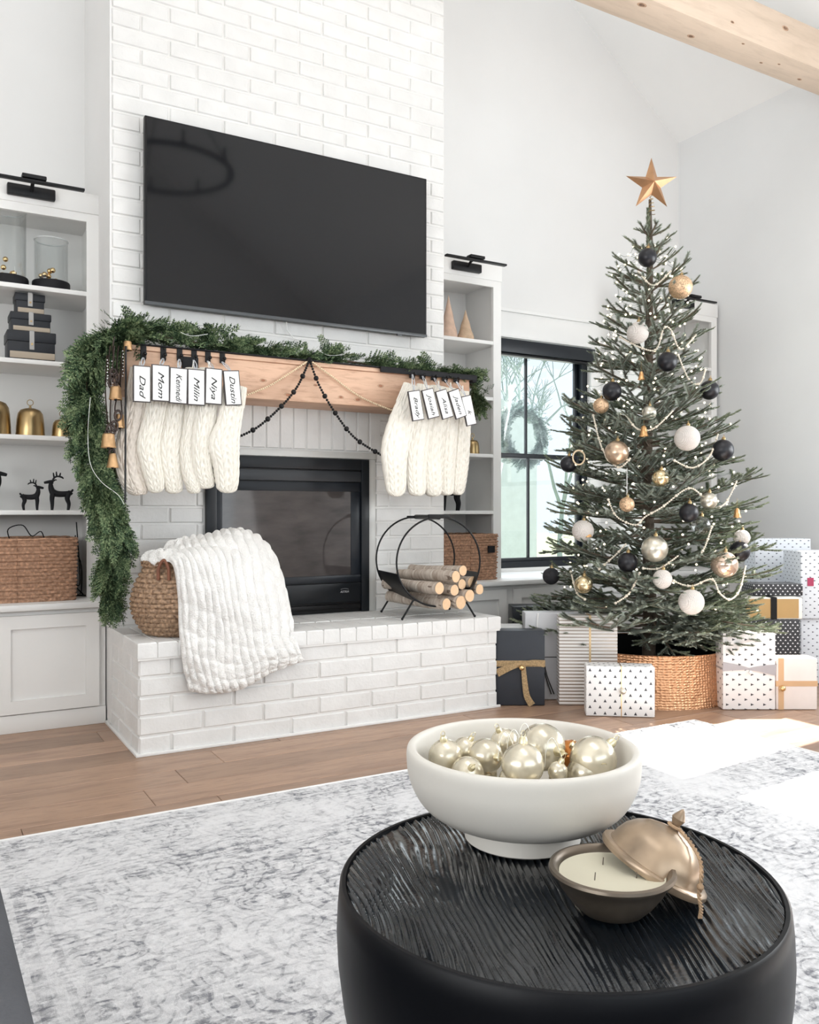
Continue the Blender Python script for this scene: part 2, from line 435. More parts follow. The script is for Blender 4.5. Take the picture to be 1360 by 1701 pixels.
# smooth plaster return of the chimney breast, quoined edge
B(CX0 - .006, CX0 + .002, YC + .004, YB, HT, 6.4).build('plaster_side', m_wall, ch, smooth=False)

# steel surround
sr = thing('fireplace_surround', 'pale grey steel strip framing the black fireplace insert', 'trim', (0, 0, 0))
mb = MB(); mb.box(FX0 - .01, FX1 + .042, YC - .012, YC + .05, FZ1 + .003, FZ1 + .035); mb.box(FX1 + .004, FX1 + .042, YC - .006, YC + .07, HT, FZ1 + .003)
mb.build('steel_strip', M('pale_steel', (.60, .60, .58), .45, .2), sr, bevel=.002)
# fireplace insert
fp = thing('fireplace_insert', 'black glass-fronted gas fireplace insert set in the white brick', 'fireplace', ((FX0 + FX1) / 2, YC, HT))
hw = (FX1 - FX0) / 2; FH = FZ1 - HT
B(-hw, hw, .0, .45, 0.001, FH).build('firebox_shell', m_black, fp)
fm = M('insert_black', (.006, .008, .011), .38, vary=.15, spec=.35)
mb = MB()
mb.box(-hw, -hw + .05, -.018, .001, 0.001, FH); mb.box(hw - .045, hw, -.018, .001, 0.001, FH); mb.box(-hw + .05, hw - .045, -.018, .001, FH - .055, FH)
mb.build('outer_frame', fm, fp, bevel=.003)
B(-hw + .05, hw - .045, -.014, .001, FH - .115, FH - .062).build('hood_louver', M('insert_grey', (.018, .021, .026), .4, vary=.1), fp, bevel=.003)
mb = MB(); mb.box(-hw + .05, hw - .045, -.010, .001, .155, .19); mb.box(-hw + .05, hw - .045, -.006, .001, FH - .165, FH - .118); mb.box(hw - .10, hw - .045, -.006, .001, .19, FH - .165); mb.box(-hw + .05, -hw + .08, -.006, .001, .19, FH - .165)
mb.build('door_frame', m_navy, fp, bevel=.002)
def fireglass():
    m, nt, b = base('smoked_glass', (.05, .045, .045), .05); b.inputs['Specular IOR Level'].default_value = .9
    n = nd(nt, 'ShaderNodeTexNoise', Vector=coords(nt, 'Object', (3, 3, 9)), Scale=2.0, Detail=5.0)
    nt.links.new(ramp(nt, n.outputs[0], [(.3, (.032, .028, .028)), (.7, (.07, .06, .058))]), b.inputs['Base Color']); return m
B(-hw + .08, hw - .10, -.003, .002, .19, FH - .165).build('glass_pane', fireglass(), fp)
B(-hw + .05, hw - .045, -.012, .001, .055, .150).build('lower_panel', fm, fp, bevel=.003)
mb = MB(); mb.box(-hw + .06, hw - .05, -.02, .001, .02, .045)
mb.build('bottom_grille', m_black, fp, bevel=.004)
def text(body, size, parent, loc, rot, m, name='lettering', shear=.3, ext=.0006, sx=1.0, off=0.0, align='CENTER'):
    cu = bpy.data.curves.new(name, 'FONT'); cu.body = body; cu.size = size; cu.shear = shear; cu.extrude = ext; cu.offset = off
    cu.align_x = align; cu.align_y = 'CENTER'; cu.resolution_u = 3
    t = bpy.data.objects.new('t', cu); C.objects.link(t)
    dg = bpy.context.evaluated_depsgraph_get(); me = bpy.data.meshes.new_from_object(t.evaluated_get(dg)); bpy.data.objects.remove(t)
    me.materials.clear(); me.materials.append(m); o = bpy.data.objects.new(name, me); C.objects.link(o)
    o.parent = parent; o.location = loc; o.rotation_euler = rot; o.scale = (sx, 1, 1); return o
mb = MB()
for i in range(9): mb.add([(-.02 + i * .005, 0, .004 * sin(pi * i / 8)), (-.02 + i * .005 + .0028, 0, .004 * sin(pi * i / 8)), (-.02 + i * .005 + .0028, 0, .004 * sin(pi * i / 8) + .0018), (-.02 + i * .005, 0, .004 * sin(pi * i / 8) + .0018)], [(0, 1, 2, 3)])
eb = mb.build('emblem_arc', M('badge_silver', (.6, .6, .62), .4, .3), fp); eb.location = (hw - .14, -.0135, .118)
text('ASTRIA', .015, fp, (hw - .14, -.0135, .106), (pi / 2, 0, 0), MATS['badge_silver'], 'badge_lettering')

# hearth
YH = 3.396; HX1 = 2.455
he = thing('hearth', 'raised white painted brick hearth in front of the fireplace', 'hearth', (0, 0, 0))
B(CX0 + .006, HX1 - .006, YH + .007, YC + .006, 0, HT - .072).build('core', m_mortar, he, smooth=False)
lay(he, CX0, HX1, 0.0, 5, YH, 1)
for r_ in range(5):
    segs = [(YH, YH + BL), (YH + BL, YC)] if r_ % 2 else [(YH, YH + BL / 2), (YH + BL / 2, YH + BL * 1.5), (YH + BL * 1.5, YC)]
    for p, q in segs:
        inst(brick_mesh(round(q - p, 2) - JT, CH - JT, .016, r_ % 3), 'brick', he, (CX0, (p + q) / 2, CH * (r_ + .5)), (0, 0, -pi / 2))
        inst(brick_mesh(round(q - p, 2) - JT, CH - JT, .016, r_ % 3), 'brick', he, (HX1, (p + q) / 2, CH * (r_ + .5)), (0, 0, pi / 2))
def capbrick(k):
    r = random.Random(k); mb = MB(); w, d, h = .078 / 2 - .002, .262 / 2 - .0025, .059 / 2; e = .003
    j = lambda s=.001: r.uniform(-s, s)
    lo = [(sx * w, sy * d, -h) for sx, sy in ((-1, -1), (1, -1), (1, 1), (-1, 1))]
    mi = [(sx * w + j(), sy * d + j(), h - e + j()) for sx, sy in ((-1, -1), (1, -1), (1, 1), (-1, 1))]
    to = [(sx * (w - e) + j(), sy * (d - e) + j(), h + j(.0015)) for sx, sy in ((-1, -1), (1, -1), (1, 1), (-1, 1))]
    f = [(8, 9, 10, 11), (3, 2, 1, 0)]
    for q in (0, 4):
        for i in range(4): n_ = (i + 1) % 4; f.append((q + i, q + n_, q + 4 + n_, q + 4 + i))
    mb.add(lo + mi + to, f); return mb.mesh('cap_brick', m_brick, False)
caps = [capbrick(k) for k in range(4)]
nc = 22; x = CX0 - .008
stp = (HX1 + .014 - x) / nc
for i in range(nc):
    for r_ in range(2):
        inst(caps[(i * 3 + r_ * 2) % 4], 'cap_brick', he, (x + stp * (i + .5), YH - .014 + .131 + r_ * .2665, HT - .0295 - (.0 if r_ else .0)), (0, 0, 0), (stp / .078, 1, 1))
B(CX0 - .004, HX1 + .01, YH - .008, YC, HT - .068, HT - .006).build('mortar_bed', m_mortar, he, smooth=False)
mb = MB(); mb.box(CX0 - .012, HX1 + .012, YH - .012, YH + .0, 0.0, .012); mb.box(CX0 - .012, CX0, YH, 4.02, 0, .012)
mb.build('base_strip', m_trim, he, bevel=.002)

# mantel
ma = thing('mantel_beam', 'thick knotty cedar mantel beam across the white brick chimney', 'mantel', ((CX0 + CX1) / 2, 3.68, 1.46))
B(-.868, .868, 0, .247, 0, .17).build('timber', m_mantel, ma, bevel=.006)
B(-.868, .868, -.006, .247, .17, .19).build('top_board', m_mantel, ma, bevel=.003)
for u_, v_, r_ in ((632, 641, .012), (478, 656, .013), (566, 660, .011), (594, 664, .014), (524, 640, .008), (437, 632, .012), (604, 611, .007)): knot(ma, W3(u_, v_, 3.68) - Vector(ma.location), r_, 'y', M('cedar_knot', (.36, .16, .09), .7, vary=.3, scale=60))
mr = thing('mantel_runner', 'black felt runner lying along the mantel top, its end showing at right', 'runner', (0, 0, 1.651))
mb = MB(); mb.box(.80, 2.50, 3.665, 3.92, 0, .006); mb.box(1.95, 2.515, 3.655, 3.665, -.022, .006); mb.box(2.49, 2.515, 3.66, 3.92, -.03, .006)
mb.build('felt', m_blackmatte, mr, bevel=.002)

# tv
tv = thing('television', 'large black flat television mounted on the white brick above the mantel', 'television', (1.605, 3.86, 1.872))
B(-.728, .728, 0, .03, 0, .835).build('housing', m_black, tv, bevel=.003)
def tvm():
    m, nt, b = base('tv_screen', (.006, .0065, .008), .06); b.inputs['Specular IOR Level'].default_value = .42
    n = nd(nt, 'ShaderNodeTexNoise', Vector=coords(nt), Scale=1.0, Detail=1.0)
    nt.links.new(ramp(nt, n.outputs[0], [(.3, (.006, .0065, .008)), (.7, (.007, .0075, .009))]), b.inputs['Base Color']); return m
B(-.719, .719, -.002, .0, .014, .828).build('screen', tvm(), tv, smooth=False)
mb = MB(); mb.box(-.728, .728, -.005, .003, -.001, .013); mb.box(.55, .58, -.004, .01, -.009, -.001)
mb.build('bottom_bezel', M('bezel_grey', (.08, .085, .09), .35, .3), tv, bevel=.001)
B(-.3, .3, .03, .066, .2, .6).build('wall_mount', m_black, tv)
cb = MB().tube([(1.56, 3.90, 1.88), (1.57, 3.915, 1.84), (1.60, 3.905, 1.80), (1.66, 3.9, 1.79), (1.72, 3.88, 1.83)][:4], .003, 6).build('tv_cable', m_trim)
tag(cb, 'thin white cable looping below the television', 'cable')

# ------------------------------------------------------------------ cabinets
CT = .553
def shaker(parent, x0, x1, y, z0, z1, name='door', st=.057):
    d = B(x0, x1, y, y + .02, z0, z1); o = MB()
    o.box(x0, x0 + st, y - .004, y + .016, z0, z1); o.box(x1 - st, x1, y - .004, y + .016, z0, z1)
    o.box(x0 + st, x1 - st, y - .004, y + .016, z0, z0 + st); o.box(x0 + st, x1 - st, y - .004, y + .016, z1 - st, z1)
    o.box(x0 + st, x1 - st, y + .008, y + .014, z0 + st, z1 - st)
    return o.build(name, m_cab, parent, smooth=False)
def base_cab(name, label, x0, x1, doors, yf=4.02):
    t = thing(name, label, 'cabinet', (0, 0, 0))
    B(x0, x1, yf + .014, YB - .003, .0, CT - .028).build('carcass', m_cab, t, smooth=False)
    B(x0, x1, yf, yf + .03, 0, .078).build('toe_board', m_cab, t, bevel=.003)
    for a, b2 in doors: shaker(t, a, b2, yf - .004, .083, .503)
    return t
base_cab('base_cabinet', 'white shaker base cabinet at left of the brick hearth', -.5, .742, [(-.13, .288), (.294, .712)])
base_cab('base_cabinet', 'long low shaker cabinet under the window behind the tree', 2.495, XR, [(2.55, 2.97), (3.02, 3.60), (3.605, 4.2), (4.205, 4.93)])
ct = B(-.5, .745, 3.985, YB, CT - .028, CT).build('worktop', m_trim, bevel=.005); tag(ct, 'white painted worktop under the left bookcase', 'worktop')
ct = B(2.492, XR, 3.985, YB, CT - .028, CT).build('worktop', m_trim, bevel=.005); tag(ct, 'white worktop forming the sill beneath the window', 'worktop')
YU = 4.2
def bookcase(label, x0, x1, shelves=(1.977, 1.64, 1.298, .958)):
    t = thing('bookcase', label, 'bookcase', (0, 0, 0)); st = .056; zt = 2.302
    for a in (x0, x1 - st): B(a, a + st, YU, YU + .02, CT, 2.34).build('stile', m_cab, t, smooth=False)
    for a in (x0, x1 - .02): B(a, a + .02, YU + .02, YB, CT, 2.34).build('side_panel', m_cab, t, smooth=False)
    B(x0 + st, x1 - st, YU, YU + .02, zt, 2.34).build('top_rail', m_cab, t, smooth=False)
    B(x0 - .004, x1 + .004, YU - .006, YB, 2.34, 2.433).build('crown', m_cab, t, bevel=.003)
    B(x0 + .02, x1 - .02, YB - .02, YB, CT, 2.34).build('back_panel', m_cab, t, smooth=False)
    for z in shelves: B(x0 + .02, x1 - .02, YU + .002, YB - .02, z - .021, z).build('shelf', m_cab, t, bevel=.002)
    return t
bookcase('white built-in bookcase left of the chimney, with glass jars at top', -.25, .745)
bookcase('narrow white built-in bookcase between chimney and window', 2.50, 3.064)
bookcase('white built-in bookcase in the corner behind the tree', 4.275, 4.965)
def picture_light(xc, label):
    t = thing('picture_light', label, 'lamp', (xc, 4.194, 2.388))
    B(-.10, .10, -.03, 0, -.025, .025).build('wall_plate', m_black, t, bevel=.006)
    MB().tube([(0, -.03, .0), (0, -.06, .022), (0, -.10, .026)], .008, 8).build('arm', m_black, t)
    B(-.05, .05, -.135, -.085, .022, .04).build('bracket', m_black, t, bevel=.004)
    B(-.21, .21, -.13, -.10, .008, .02).build('light_bar', m_black, t, bevel=.004)
for xc, l in ((.45, 'black picture light over the left bookcase'), (2.80, 'black picture light over the narrow bookcase beside the chimney'), (4.60, 'black picture light over the corner bookcase behind the tree')): picture_light(xc, l)

# window
wn = struct('window_1', MB(), m_navy)
def part(mb, name, m, parent, **k): return mb.build(name, m, parent, **k)
YW = YB + .05
mb = MB(); w = .045
mb.box(WX0, WX0 + w, YW - .03, YW + .05, WZ0, WZ1); mb.box(WX1 - w, WX1, YW - .03, YW + .05, WZ0, WZ1)
mb.box(WX0 + w, WX1 - w, YW - .03, YW + .05, WZ1 - w, WZ1); mb.box(WX0 + w, WX1 - w, YW - .03, YW + .05, WZ0, WZ0 + .04)
wn.data = mb.mesh('window_1', m_navy, False)
for a, b2, yo in ((1.31, 2.05, .025), (.61, 1.345, .0)):
    mb = MB(); s_ = .032; xa, xb = WX0 + w, WX1 - w; ya, yb = YW + yo - .01, YW + yo + .012
    mb.box(xa, xa + s_, ya, yb, a, b2); mb.box(xb - s_, xb, ya, yb, a, b2); mb.box(xa + s_, xb - s_, ya, yb, a, a + s_); mb.box(xa + s_, xb - s_, ya, yb, b2 - s_, b2)
    part(mb, 'sash', m_navy, wn, bevel=.002)
    part(B(3.592, 3.608, ya + .004, yb - .002, a + s_, b2 - s_), 'glazing_bar', m_navy, wn)
    part(B(xa + s_, xb - s_, ya + .006, ya + .01, a + s_, b2 - s_), 'pane', m_pane, wn, smooth=False)
mb = MB(); mb.box(3.068, 4.27, YB - .022, YB, 2.117, 2.27); mb.box(3.068, 4.27, YB - .034, YB, 2.27, 2.292); mb.box(3.068, 4.27, YB - .028, YB, 2.10, 2.117); mb.box(WX1 + .002, WX1 + .09, YB - .02, YB, CT, 2.10)
struct('trim_1', mb, m_trim, bevel=.002)
bl = thing('roller_blind', 'rolled up black blind in its box at the top of the window', 'blind', (3.58, 4.5, 1.975))
B(-.50, .51, 0, .07, .018, .105).build('cassette', m_navy, bl, bevel=.003)
B(-.49, .50, .01, .06, .0, .014).build('hem_bar', m_black, bl, bevel=.003)
struct('baseboard_right', B(XR - .016, XR, 1.0, 4.02, 0, .14), m_trim, bevel=.003)
# side windows (out of frame, they let the sun in)
for i, (a, b2) in enumerate(wy):
    mb = MB(); s_ = .04
    mb.box(XR + .03, XR + .08, a, a + s_, z0, z1); mb.box(XR + .03, XR + .08, b2 - s_, b2, z0, z1); mb.box(XR + .03, XR + .08, a, b2, z0, z0 + s_); mb.box(XR + .03, XR + .08, a, b2, z1 - s_, z1)
    struct('window_%d' % (i + 2), mb, m_navy, smooth=False)
# outside
gl = struct('ground', B(-30, 40, YB + .2, 60, -.75, -.6), M('lawn', (.17, .20, .12), .9, vary=.25, scale=3, bmp=.4), smooth=False)
hs = thing('garden_house', 'pale gabled building seen through the upper window sash', 'building', (8.15, 11.0, -.6), rz=-.1)
mb = MB(); mb.box(-1.6, .55, 0, 2, 0, 2.95)
mb.add([(-1.6, 0, 2.95), (.55, 0, 2.95), (-.1, 0, 3.35), (-1.6, 2, 2.95), (.55, 2, 2.95), (-.1, 2, 3.35), (-1.6, 0, 3.1), (-1.6, 2, 3.1)], [(0, 1, 2, 6), (1, 4, 5, 2), (2, 5, 7, 6), (3, 7, 5, 4)])
mb.build('wall', M('pale_siding', (.62, .68, .70), .7), hs, smooth=False)
B(-1.2, -.9, -.03, .0, 2.2, 2.7).build('window', M('grey_glass', (.45, .5, .52), .3), hs)
# ------------------------------------------------------------------ rug
def rug_mat():
    m, nt, b = base('distressed_rug', (.8, .8, .81), .95, spec=.05)
    tc = nt.nodes.new('ShaderNodeTexCoord'); P = tc.outputs['Object']
    sep = nt.nodes.new('ShaderNodeSeparateXYZ'); nt.links.new(P, sep.inputs[0])
    X, Y = sep.outputs[0], sep.outputs[1]
    # distance to nearest edge -> border bands (rug spans +-1.6 x +-1.95)
    dx = mth(nt, 'SUBTRACT', 1.6, mth(nt, 'ABSOLUTE', X)); dy = mth(nt, 'SUBTRACT', 1.95, mth(nt, 'ABSOLUTE', Y))
    d = mth(nt, 'MINIMUM', dx, dy)
    def band(a, w): return mth(nt, 'COMPARE', d, a, w)
    bands = mth(nt, 'ADD', band(.10, .012), mth(nt, 'ADD', band(.37, .014), mth(nt, 'ADD', band(.42, .008), band(.06, .006))), clamp=True)
    n0 = nd(nt, 'ShaderNodeTexNoise', Vector=P, Scale=3.2, Detail=5.0)
    va = nt.nodes.new('ShaderNodeVectorMath'); va.operation = 'MULTIPLY_ADD'
    nt.links.new(n0.outputs[1], va.inputs[0]); va.inputs[1].default_value = (.16, .16, 0); nt.links.new(P, va.inputs[2])
    v1 = nd(nt, 'ShaderNodeTexVoronoi', Vector=va.outputs[0], Scale=5.0); v2 = nd(nt, 'ShaderNodeTexVoronoi', Vector=va.outputs[0], Scale=11.0)
    r1 = mth(nt, 'SINE', mth(nt, 'MULTIPLY', v1.outputs['Distance'], 42.0)); r2 = mth(nt, 'SINE', mth(nt, 'MULTIPLY', v2.outputs['Distance'], 26.0))
    mot = mth(nt, 'MULTIPLY', mth(nt, 'GREATER_THAN', r1, .62), .55)
    mot2 = mth(nt, 'MULTIPLY', mth(nt, 'GREATER_THAN', r2, .72), .6)
    pat = mth(nt, 'ADD', mth(nt, 'ADD', mot, mot2), mth(nt, 'MULTIPLY', bands, .6), clamp=True)
    big = nd(nt, 'ShaderNodeTexNoise', Vector=P, Scale=2.6, Detail=7.0, Roughness=.68)
    fine = nd(nt, 'ShaderNodeTexNoise', Vector=P, Scale=42.0, Detail=4.0, Roughness=.75)
    st = nd(nt, 'ShaderNodeTexNoise', Vector=coords(nt, 'Object', (16, 75, 1)), Scale=1.0, Detail=3.0)
    wear = ramp(nt, big.outputs[0], [(.36, (.10, .10, .10)), (.58, (1, 1, 1))])
    f2 = ramp(nt, fine.outputs[0], [(.42, (0, 0, 0)), (.58, (1, 1, 1))])
    f3 = ramp(nt, st.outputs[0], [(.42, (0, 0, 0)), (.62, (1, 1, 1))])
    f = mth(nt, 'MULTIPLY', mth(nt, 'MULTIPLY', mth(nt, 'ADD', pat, .52), wear), mth(nt, 'ADD', mth(nt, 'MULTIPLY', f2, .55), mth(nt, 'MULTIPLY', f3, .5)), clamp=True)
    nt.links.new(mixc(nt, f, (.82, .82, .835), (.24, .245, .27)), b.inputs['Base Color'])
    bump(nt, b, mth(nt, 'ADD', fine.outputs[0], st.outputs[0]), .6, .006)
    return m
rg = B(-1.6, 1.6, -1.95, 1.95, 0, .010).build('rug', rug_mat(), None, bevel=.004)
rg.location = (3.045 - 1.6, 2.70 - 1.95, .0005); tag(rg, 'large distressed white and grey patterned area rug on the wood floor', 'rug')
ed = MB()
ed.box(-1.606, 1.606, 1.944, 1.956, 0, .0125); ed.box(-1.606, 1.606, -1.956, -1.944, 0, .0125); ed.box(-1.606, -1.594, -1.95, 1.95, 0, .0125); ed.box(1.594, 1.606, -1.95, 1.95, 0, .0125)
ed.build('bound_edge', M('rug_binding', (.86, .85, .84), .9), rg, bevel=.003)

# ------------------------------------------------------------------ drum table
TX, TY, TZ, TR = .765, .920, .45, .298
dt = thing('drum_table', 'black round drum side table with carved ridged top in the foreground', 'table', (TX, TY, 0))
m_drum = M('drum_black', (.0022, .0026, .0042), .42, vary=.2, scale=4, spec=.22)
pr = [(0, .013), (.17, .013), (.19, .02), (.215, .06), (.25, .14), (.278, .22), (.293, .29), (.3, .345), (.302, .385), (.3005, .42), (TR, .447), (TR - .003, .4505), (TR - .008, .4505), (TR - .0095, .445), (0, .445)]
MB().lathe(pr, 96).build('drum_body', m_drum, dt)
def ridge(x, y):
    a = radians(30); u = x * cos(a) - y * sin(a); v = x * sin(a) + y * cos(a)
    # ridges run along v (away from the viewer), fanning a little
    q = u * (1 - .16 * v / .3) + .10 * v
    w = noise.noise(Vector((q * 8, v * 3.4, 1.3))) * .026 + noise.noise(Vector((q * 26, v * 9, 4.1))) * .006
    ph = (q + w) * 2 * pi / .0098
    h = (.5 + .5 * sin(ph)) ** 1.2
    amp = .60 + .75 * noise.noise(Vector((q * 34, v * 10, 9.0))) + .35 * noise.noise(Vector((q * 90, v * 40, 2.0)))
    return h * max(.12, amp) * .0042
NR, NT = 150, 420; vs = []; fs = []
RI = TR - .010
def dz(x, y):
    return ridge(x, y)
n = 400
mb = MB(); idx = {}
for j in range(n + 1):
    for i in range(n + 1):
        a, b2 = -1 + 2 * i / n, -1 + 2 * j / n
        # square to disc
        x, y = a * sqrt(1 - b2 * b2 / 2) * RI, b2 * sqrt(1 - a * a / 2) * RI
        mb.v.append((x, y, TZ - .0035 + dz(x, y)))
for j in range(n):
    for i in range(n):
        k = j * (n + 1) + i; mb.f.append((k, k + 1, k + n + 2, k + n + 1))
mb.m = [0] * len(mb.f)
mb.build('carved_top', M('carved_black_top', (.006, .009, .013), .17, vary=.3, scale=10, bmp=.15, bscale=260, bdist=.002, spec=1.0), dt)

# bowl
BXY = (.806, 1.050); bw = thing('footed_bowl', 'large matte white footed bowl holding glass baubles on the black table', 'bowl', (*BXY, TZ))
m_cer = M('stoneware_white', (.70, .67, .615), .55, vary=.03, scale=5, bmp=.04, bscale=120)
bp = [(0, .0), (.084, .0), (.088, .003), (.084, .022), (.082, .029), (.10, .031), (.128, .040), (.152, .056), (.166, .076), (.175, .100), (.1775, .122), (.1775, .134), (.175, .141), (.169, .1425), (.164, .139), (.161, .125), (.156, .10), (.142, .072), (.115, .052), (.07, .043), (0, .041)]
sm = spline([(r, 0, z) for r, z in bp[5:]], 70)
MB().lathe([(r, z) for r, z in bp[:5]] + [(max(0, p.x), p.z) for p in sm], 96).build('bowl_body', m_cer, bw)
m_bub = {}
def bauble_mat(name, col, rough=.22, metal=.75, mott=.18, sc=9):
    m, nt, b = base(name, col, rough, metal)
    n = nd(nt, 'ShaderNodeTexNoise', Vector=coords(nt), Scale=float(sc), Detail=6.0, Distortion=1.2)
    nt.links.new(ramp(nt, n.outputs[0], [(.3, tuple(c * (1 - mott * 2) for c in col)), (.5, col), (.7, tuple(min(1, c * (1 + mott)) for c in col))]), b.inputs['Base Color'])
    bump(nt, b, n.outputs[0], .1, .003); return m
m_champ = bauble_mat('champagne_glass', (.76, .70, .56), .24, .7)
m_amber = bauble_mat('amber_glass', (.55, .20, .04), .15, .5)
def bauble(px, py, pz, r, m, label, group, hook=None, tilt=(.0, .0), name='bauble', cat='ornament', cap=True, rot=None, wire=True):
    t = thing(name, label, cat, (px, py, pz), 0, group, rot=(tilt[0], tilt[1], 0))
    MB().ball((0, 0, 0), r, 28, 18).build('globe', m, t)
    if cap:
        MB().lathe([(0, r + .0075 * k_(r)), (.004 * k_(r), r + .0075 * k_(r)), (.0058 * k_(r), r + .004 * k_(r)), (.0062 * k_(r), r - .0016), (0, r - .0016)], 12).build('cap', hook or m_gold, t)
        if wire:
            MB().tube([(.004 * cos(a), 0, r + .011 * k_(r) + .005 * sin(a)) for a in [i * 2 * pi / 12 for i in range(13)]], .0006 * k_(r), 5, cap=False).build('hanging_loop', hook or m_gold, t)
    return t
def k_(r): return min(1.6, max(.8, r / .028))
zin = TZ + .045
BWL = [  # u, v, r(px), material, label, tilt
 (740, 1257, 27, 0, 'pale gold bauble with crown cap nearest the left rim of the bowl', (.1, -.2)),
 (806, 1256, 27, 0, 'glossy gold bauble with swirl, second from left in the white bowl', (1.4, .5)),
 (868, 1270, 33, 0, 'large pearly champagne bauble at the front middle of the white bowl', (-.1, .1)),
 (900, 1241, 36, 0, 'big champagne bauble with a ring hook behind the middle one in the bowl', (1.5, .6)),
 (985, 1262, 36, 0, 'large champagne bauble at the right side of the white bowl', (.2, .9)),
 (772, 1246, 20, 0, 'small dull gold bauble tucked behind the swirl one in the bowl', (.4, .3)),
 (838, 1234, 22, 0, 'dark gold bauble at the back of the white bowl', (.0, -.5)),
 (947, 1255, 24, 1, 'amber brown bauble between two champagne ones in the bowl', (.6, -.4)),
 (972, 1284, 28, 0, 'cream bauble low at the front right rim of the bowl', (1.0, .3)),
 (776, 1285, 26, 0, 'cream bauble low at the front left rim of the bowl', (.9, -.4)),
 (852, 1296, 22, 0, 'half hidden bauble sunk behind the front rim of the bowl', (.4, .4)),
 (926, 1281, 15, 0, 'tiny silver gold bauble in the middle of the white bowl', (.2, .3)),
]
for u, v, rp, k, lab, tl in BWL:
    # rest height follows the pile; solve for the point at that height on the sight line
    z = {33: .125, 36: .118}.get(rp, .112) + TZ
    if 'low' in lab or 'sunk' in lab: z = TZ + .100
    if 'behind the middle' in lab: z = TZ + .130
    if 'at the back' in lab or 'tucked' in lab: z = TZ + .115
    p = WF(u, v, z); r = rp * (p.x * .5 + p.y * .866) / FPX * 1.08
    dx, dy = p.x - BXY[0], p.y - BXY[1]; q = sqrt(dx * dx + dy * dy); mx = .157 - r
    if q > mx: dx, dy = dx * mx / q, dy * mx / q
    bauble(BXY[0] + dx, BXY[1] + dy, z, r, (m_champ, m_amber)[k], lab, 'baubles in the white bowl', hook=M('pale_gold', (.8, .72, .5), .3, .9), tilt=tl)
# hidden lower layer that carries the pile
for i in range(7):
    a = i * 2 * pi / 7; rr_ = .088 if i < 6 else 0
    bauble(BXY[0] + rr_ * cos(a), BXY[1] + rr_ * sin(a), TZ + .077 if i < 6 else TZ + .074, .028, m_champ, 'champagne bauble in the bottom layer of the bowl', 'baubles at the bottom of the bowl', tilt=(a, .4), wire=False)
tw = MB()
for (u, v, z) in ((852, 1236, .6), (870, 1225, .6), (915, 1250, .59), (838, 1240, .6)):
    p = WF(u, v, z); q = Vector((.018, -.012, .014))
    tw.tube(spline([p + Vector((-.012, 0, -.02)), p + Vector((-.008, 0, .012)), p + Vector((.006, .004, .02)), p + Vector((.016, 0, 0)), p + Vector((.022, -.004, -.02))], 14), .0006, 5)
o = tw.build('ornament_strings', M('silver_string', (.8, .78, .7), .4, .5)); tag(o, 'thin pale hanging strings looping up from the baubles in the bowl', 'string', kind='stuff')

# candle
CN = (.757, .803); cn = thing('candle_bowl', 'small bronze bowl candle with three wicks on the black table', 'candle', (*CN, TZ))
m_bronze = M('dark_bronze', (.20, .165, .13), .36, .75, vary=.25, scale=6)
cp = [(0, 0), (.036, 0), (.040, .002), (.052, .014), (.064, .030), (.0715, .0445), (.0765, .0475), (.0785, .051), (.0775, .0545), (.073, .0555), (.0695, .053), (.067, .048), (.063, .040), (.055, .034), (0, .034)]
MB().lathe(cp, 72).build('bowl', m_bronze, cn)
MB().lathe([(0, .0445), (.04, .0445), (.0625, .0448), (.0655, .0465), (.0655, .040), (0, .036)], 64).build('wax', M('soy_wax', (.66, .62, .49), .5, vary=.02, spec=.4), cn)
for a in (1.2, 3.2, 5.4):
    MB().tube([(.03 * cos(a), .03 * sin(a), .0445), (.03 * cos(a) + .001, .03 * sin(a), .054)], .0007, 6).build('wick', M('wick_dark', (.10, .08, .06), .8), cn)
# lid: tilted dome leaning on the candle rim
m_lid = M('mango_metal', (.37, .275, .19), .30, .45, vary=.45, scale=16, stretch=(1, 1, .6))
LA = WF(1006, 1384, .5125); LB = WF(1168, 1499, .4560)
ctr = (LA + LB) / 2; ax = (LB - LA).normalized()
side = Vector((0, 0, 1)).cross(ax).normalized(); nrm = ax.cross(side).normalized()
if nrm.z < 0: nrm = -nrm
# the dome's axis lies nearly square to the line of sight
vw = (ctr - Vector((0, 0, CAMH))).normalized(); nrm = ax.cross(vw).normalized()
if nrm.z < 0: nrm = -nrm
nrm = (nrm - vw * .22); nrm = (nrm - ax * nrm.dot(ax)).normalized(); sd = nrm.cross(ax)
R_ = (LB - LA).length / 2
mt = Matrix((ax, sd, nrm)).transposed().to_4x4(); mt.translation = ctr
ld = thing('cloche', 'bronze domed lid leaning on the candle bowl, twine at its knob', 'lid', (0, 0, 0))
ld.matrix_world = mt
k = R_ / .08
dp = [(.0755, -.004), (.0795, -.003), (.0815, .001), (.0805, .006), (.077, .0085), (.0715, .0085), (.0695, .011), (.0675, .020), (.061, .034), (.050, .046), (.036, .055), (.020, .060), (.008, .062), (.006, .064)]
dpi = [(max(0, r - .003), z - .0035) for r, z in reversed(dp)] + [(0.0715, -.004)]
MB().lathe([(r * k, z * k) for r, z in dp] + [(r * k, z * k) for r, z in [(0, .0655)]], 72).build('dome', m_lid, ld)
MB().lathe([(r * k, z * k) for r, z in [(.0755, -.004), (.071, .000), (.068, .008), (.064, .018), (.057, .031), (.046, .042), (.03, .051), (0, .056)]], 64).build('inside', M('lid_inside', (.32, .29, .27), .3, .9), ld)
MB().lathe([(r * k, z * k) for r, z in [(0, .060), (.006, .063), (.0045, .067), (.0075, .073), (.010, .079), (.007, .085), (.003, .092), (0, .095)]], 20).build('knob', m_lid, ld)
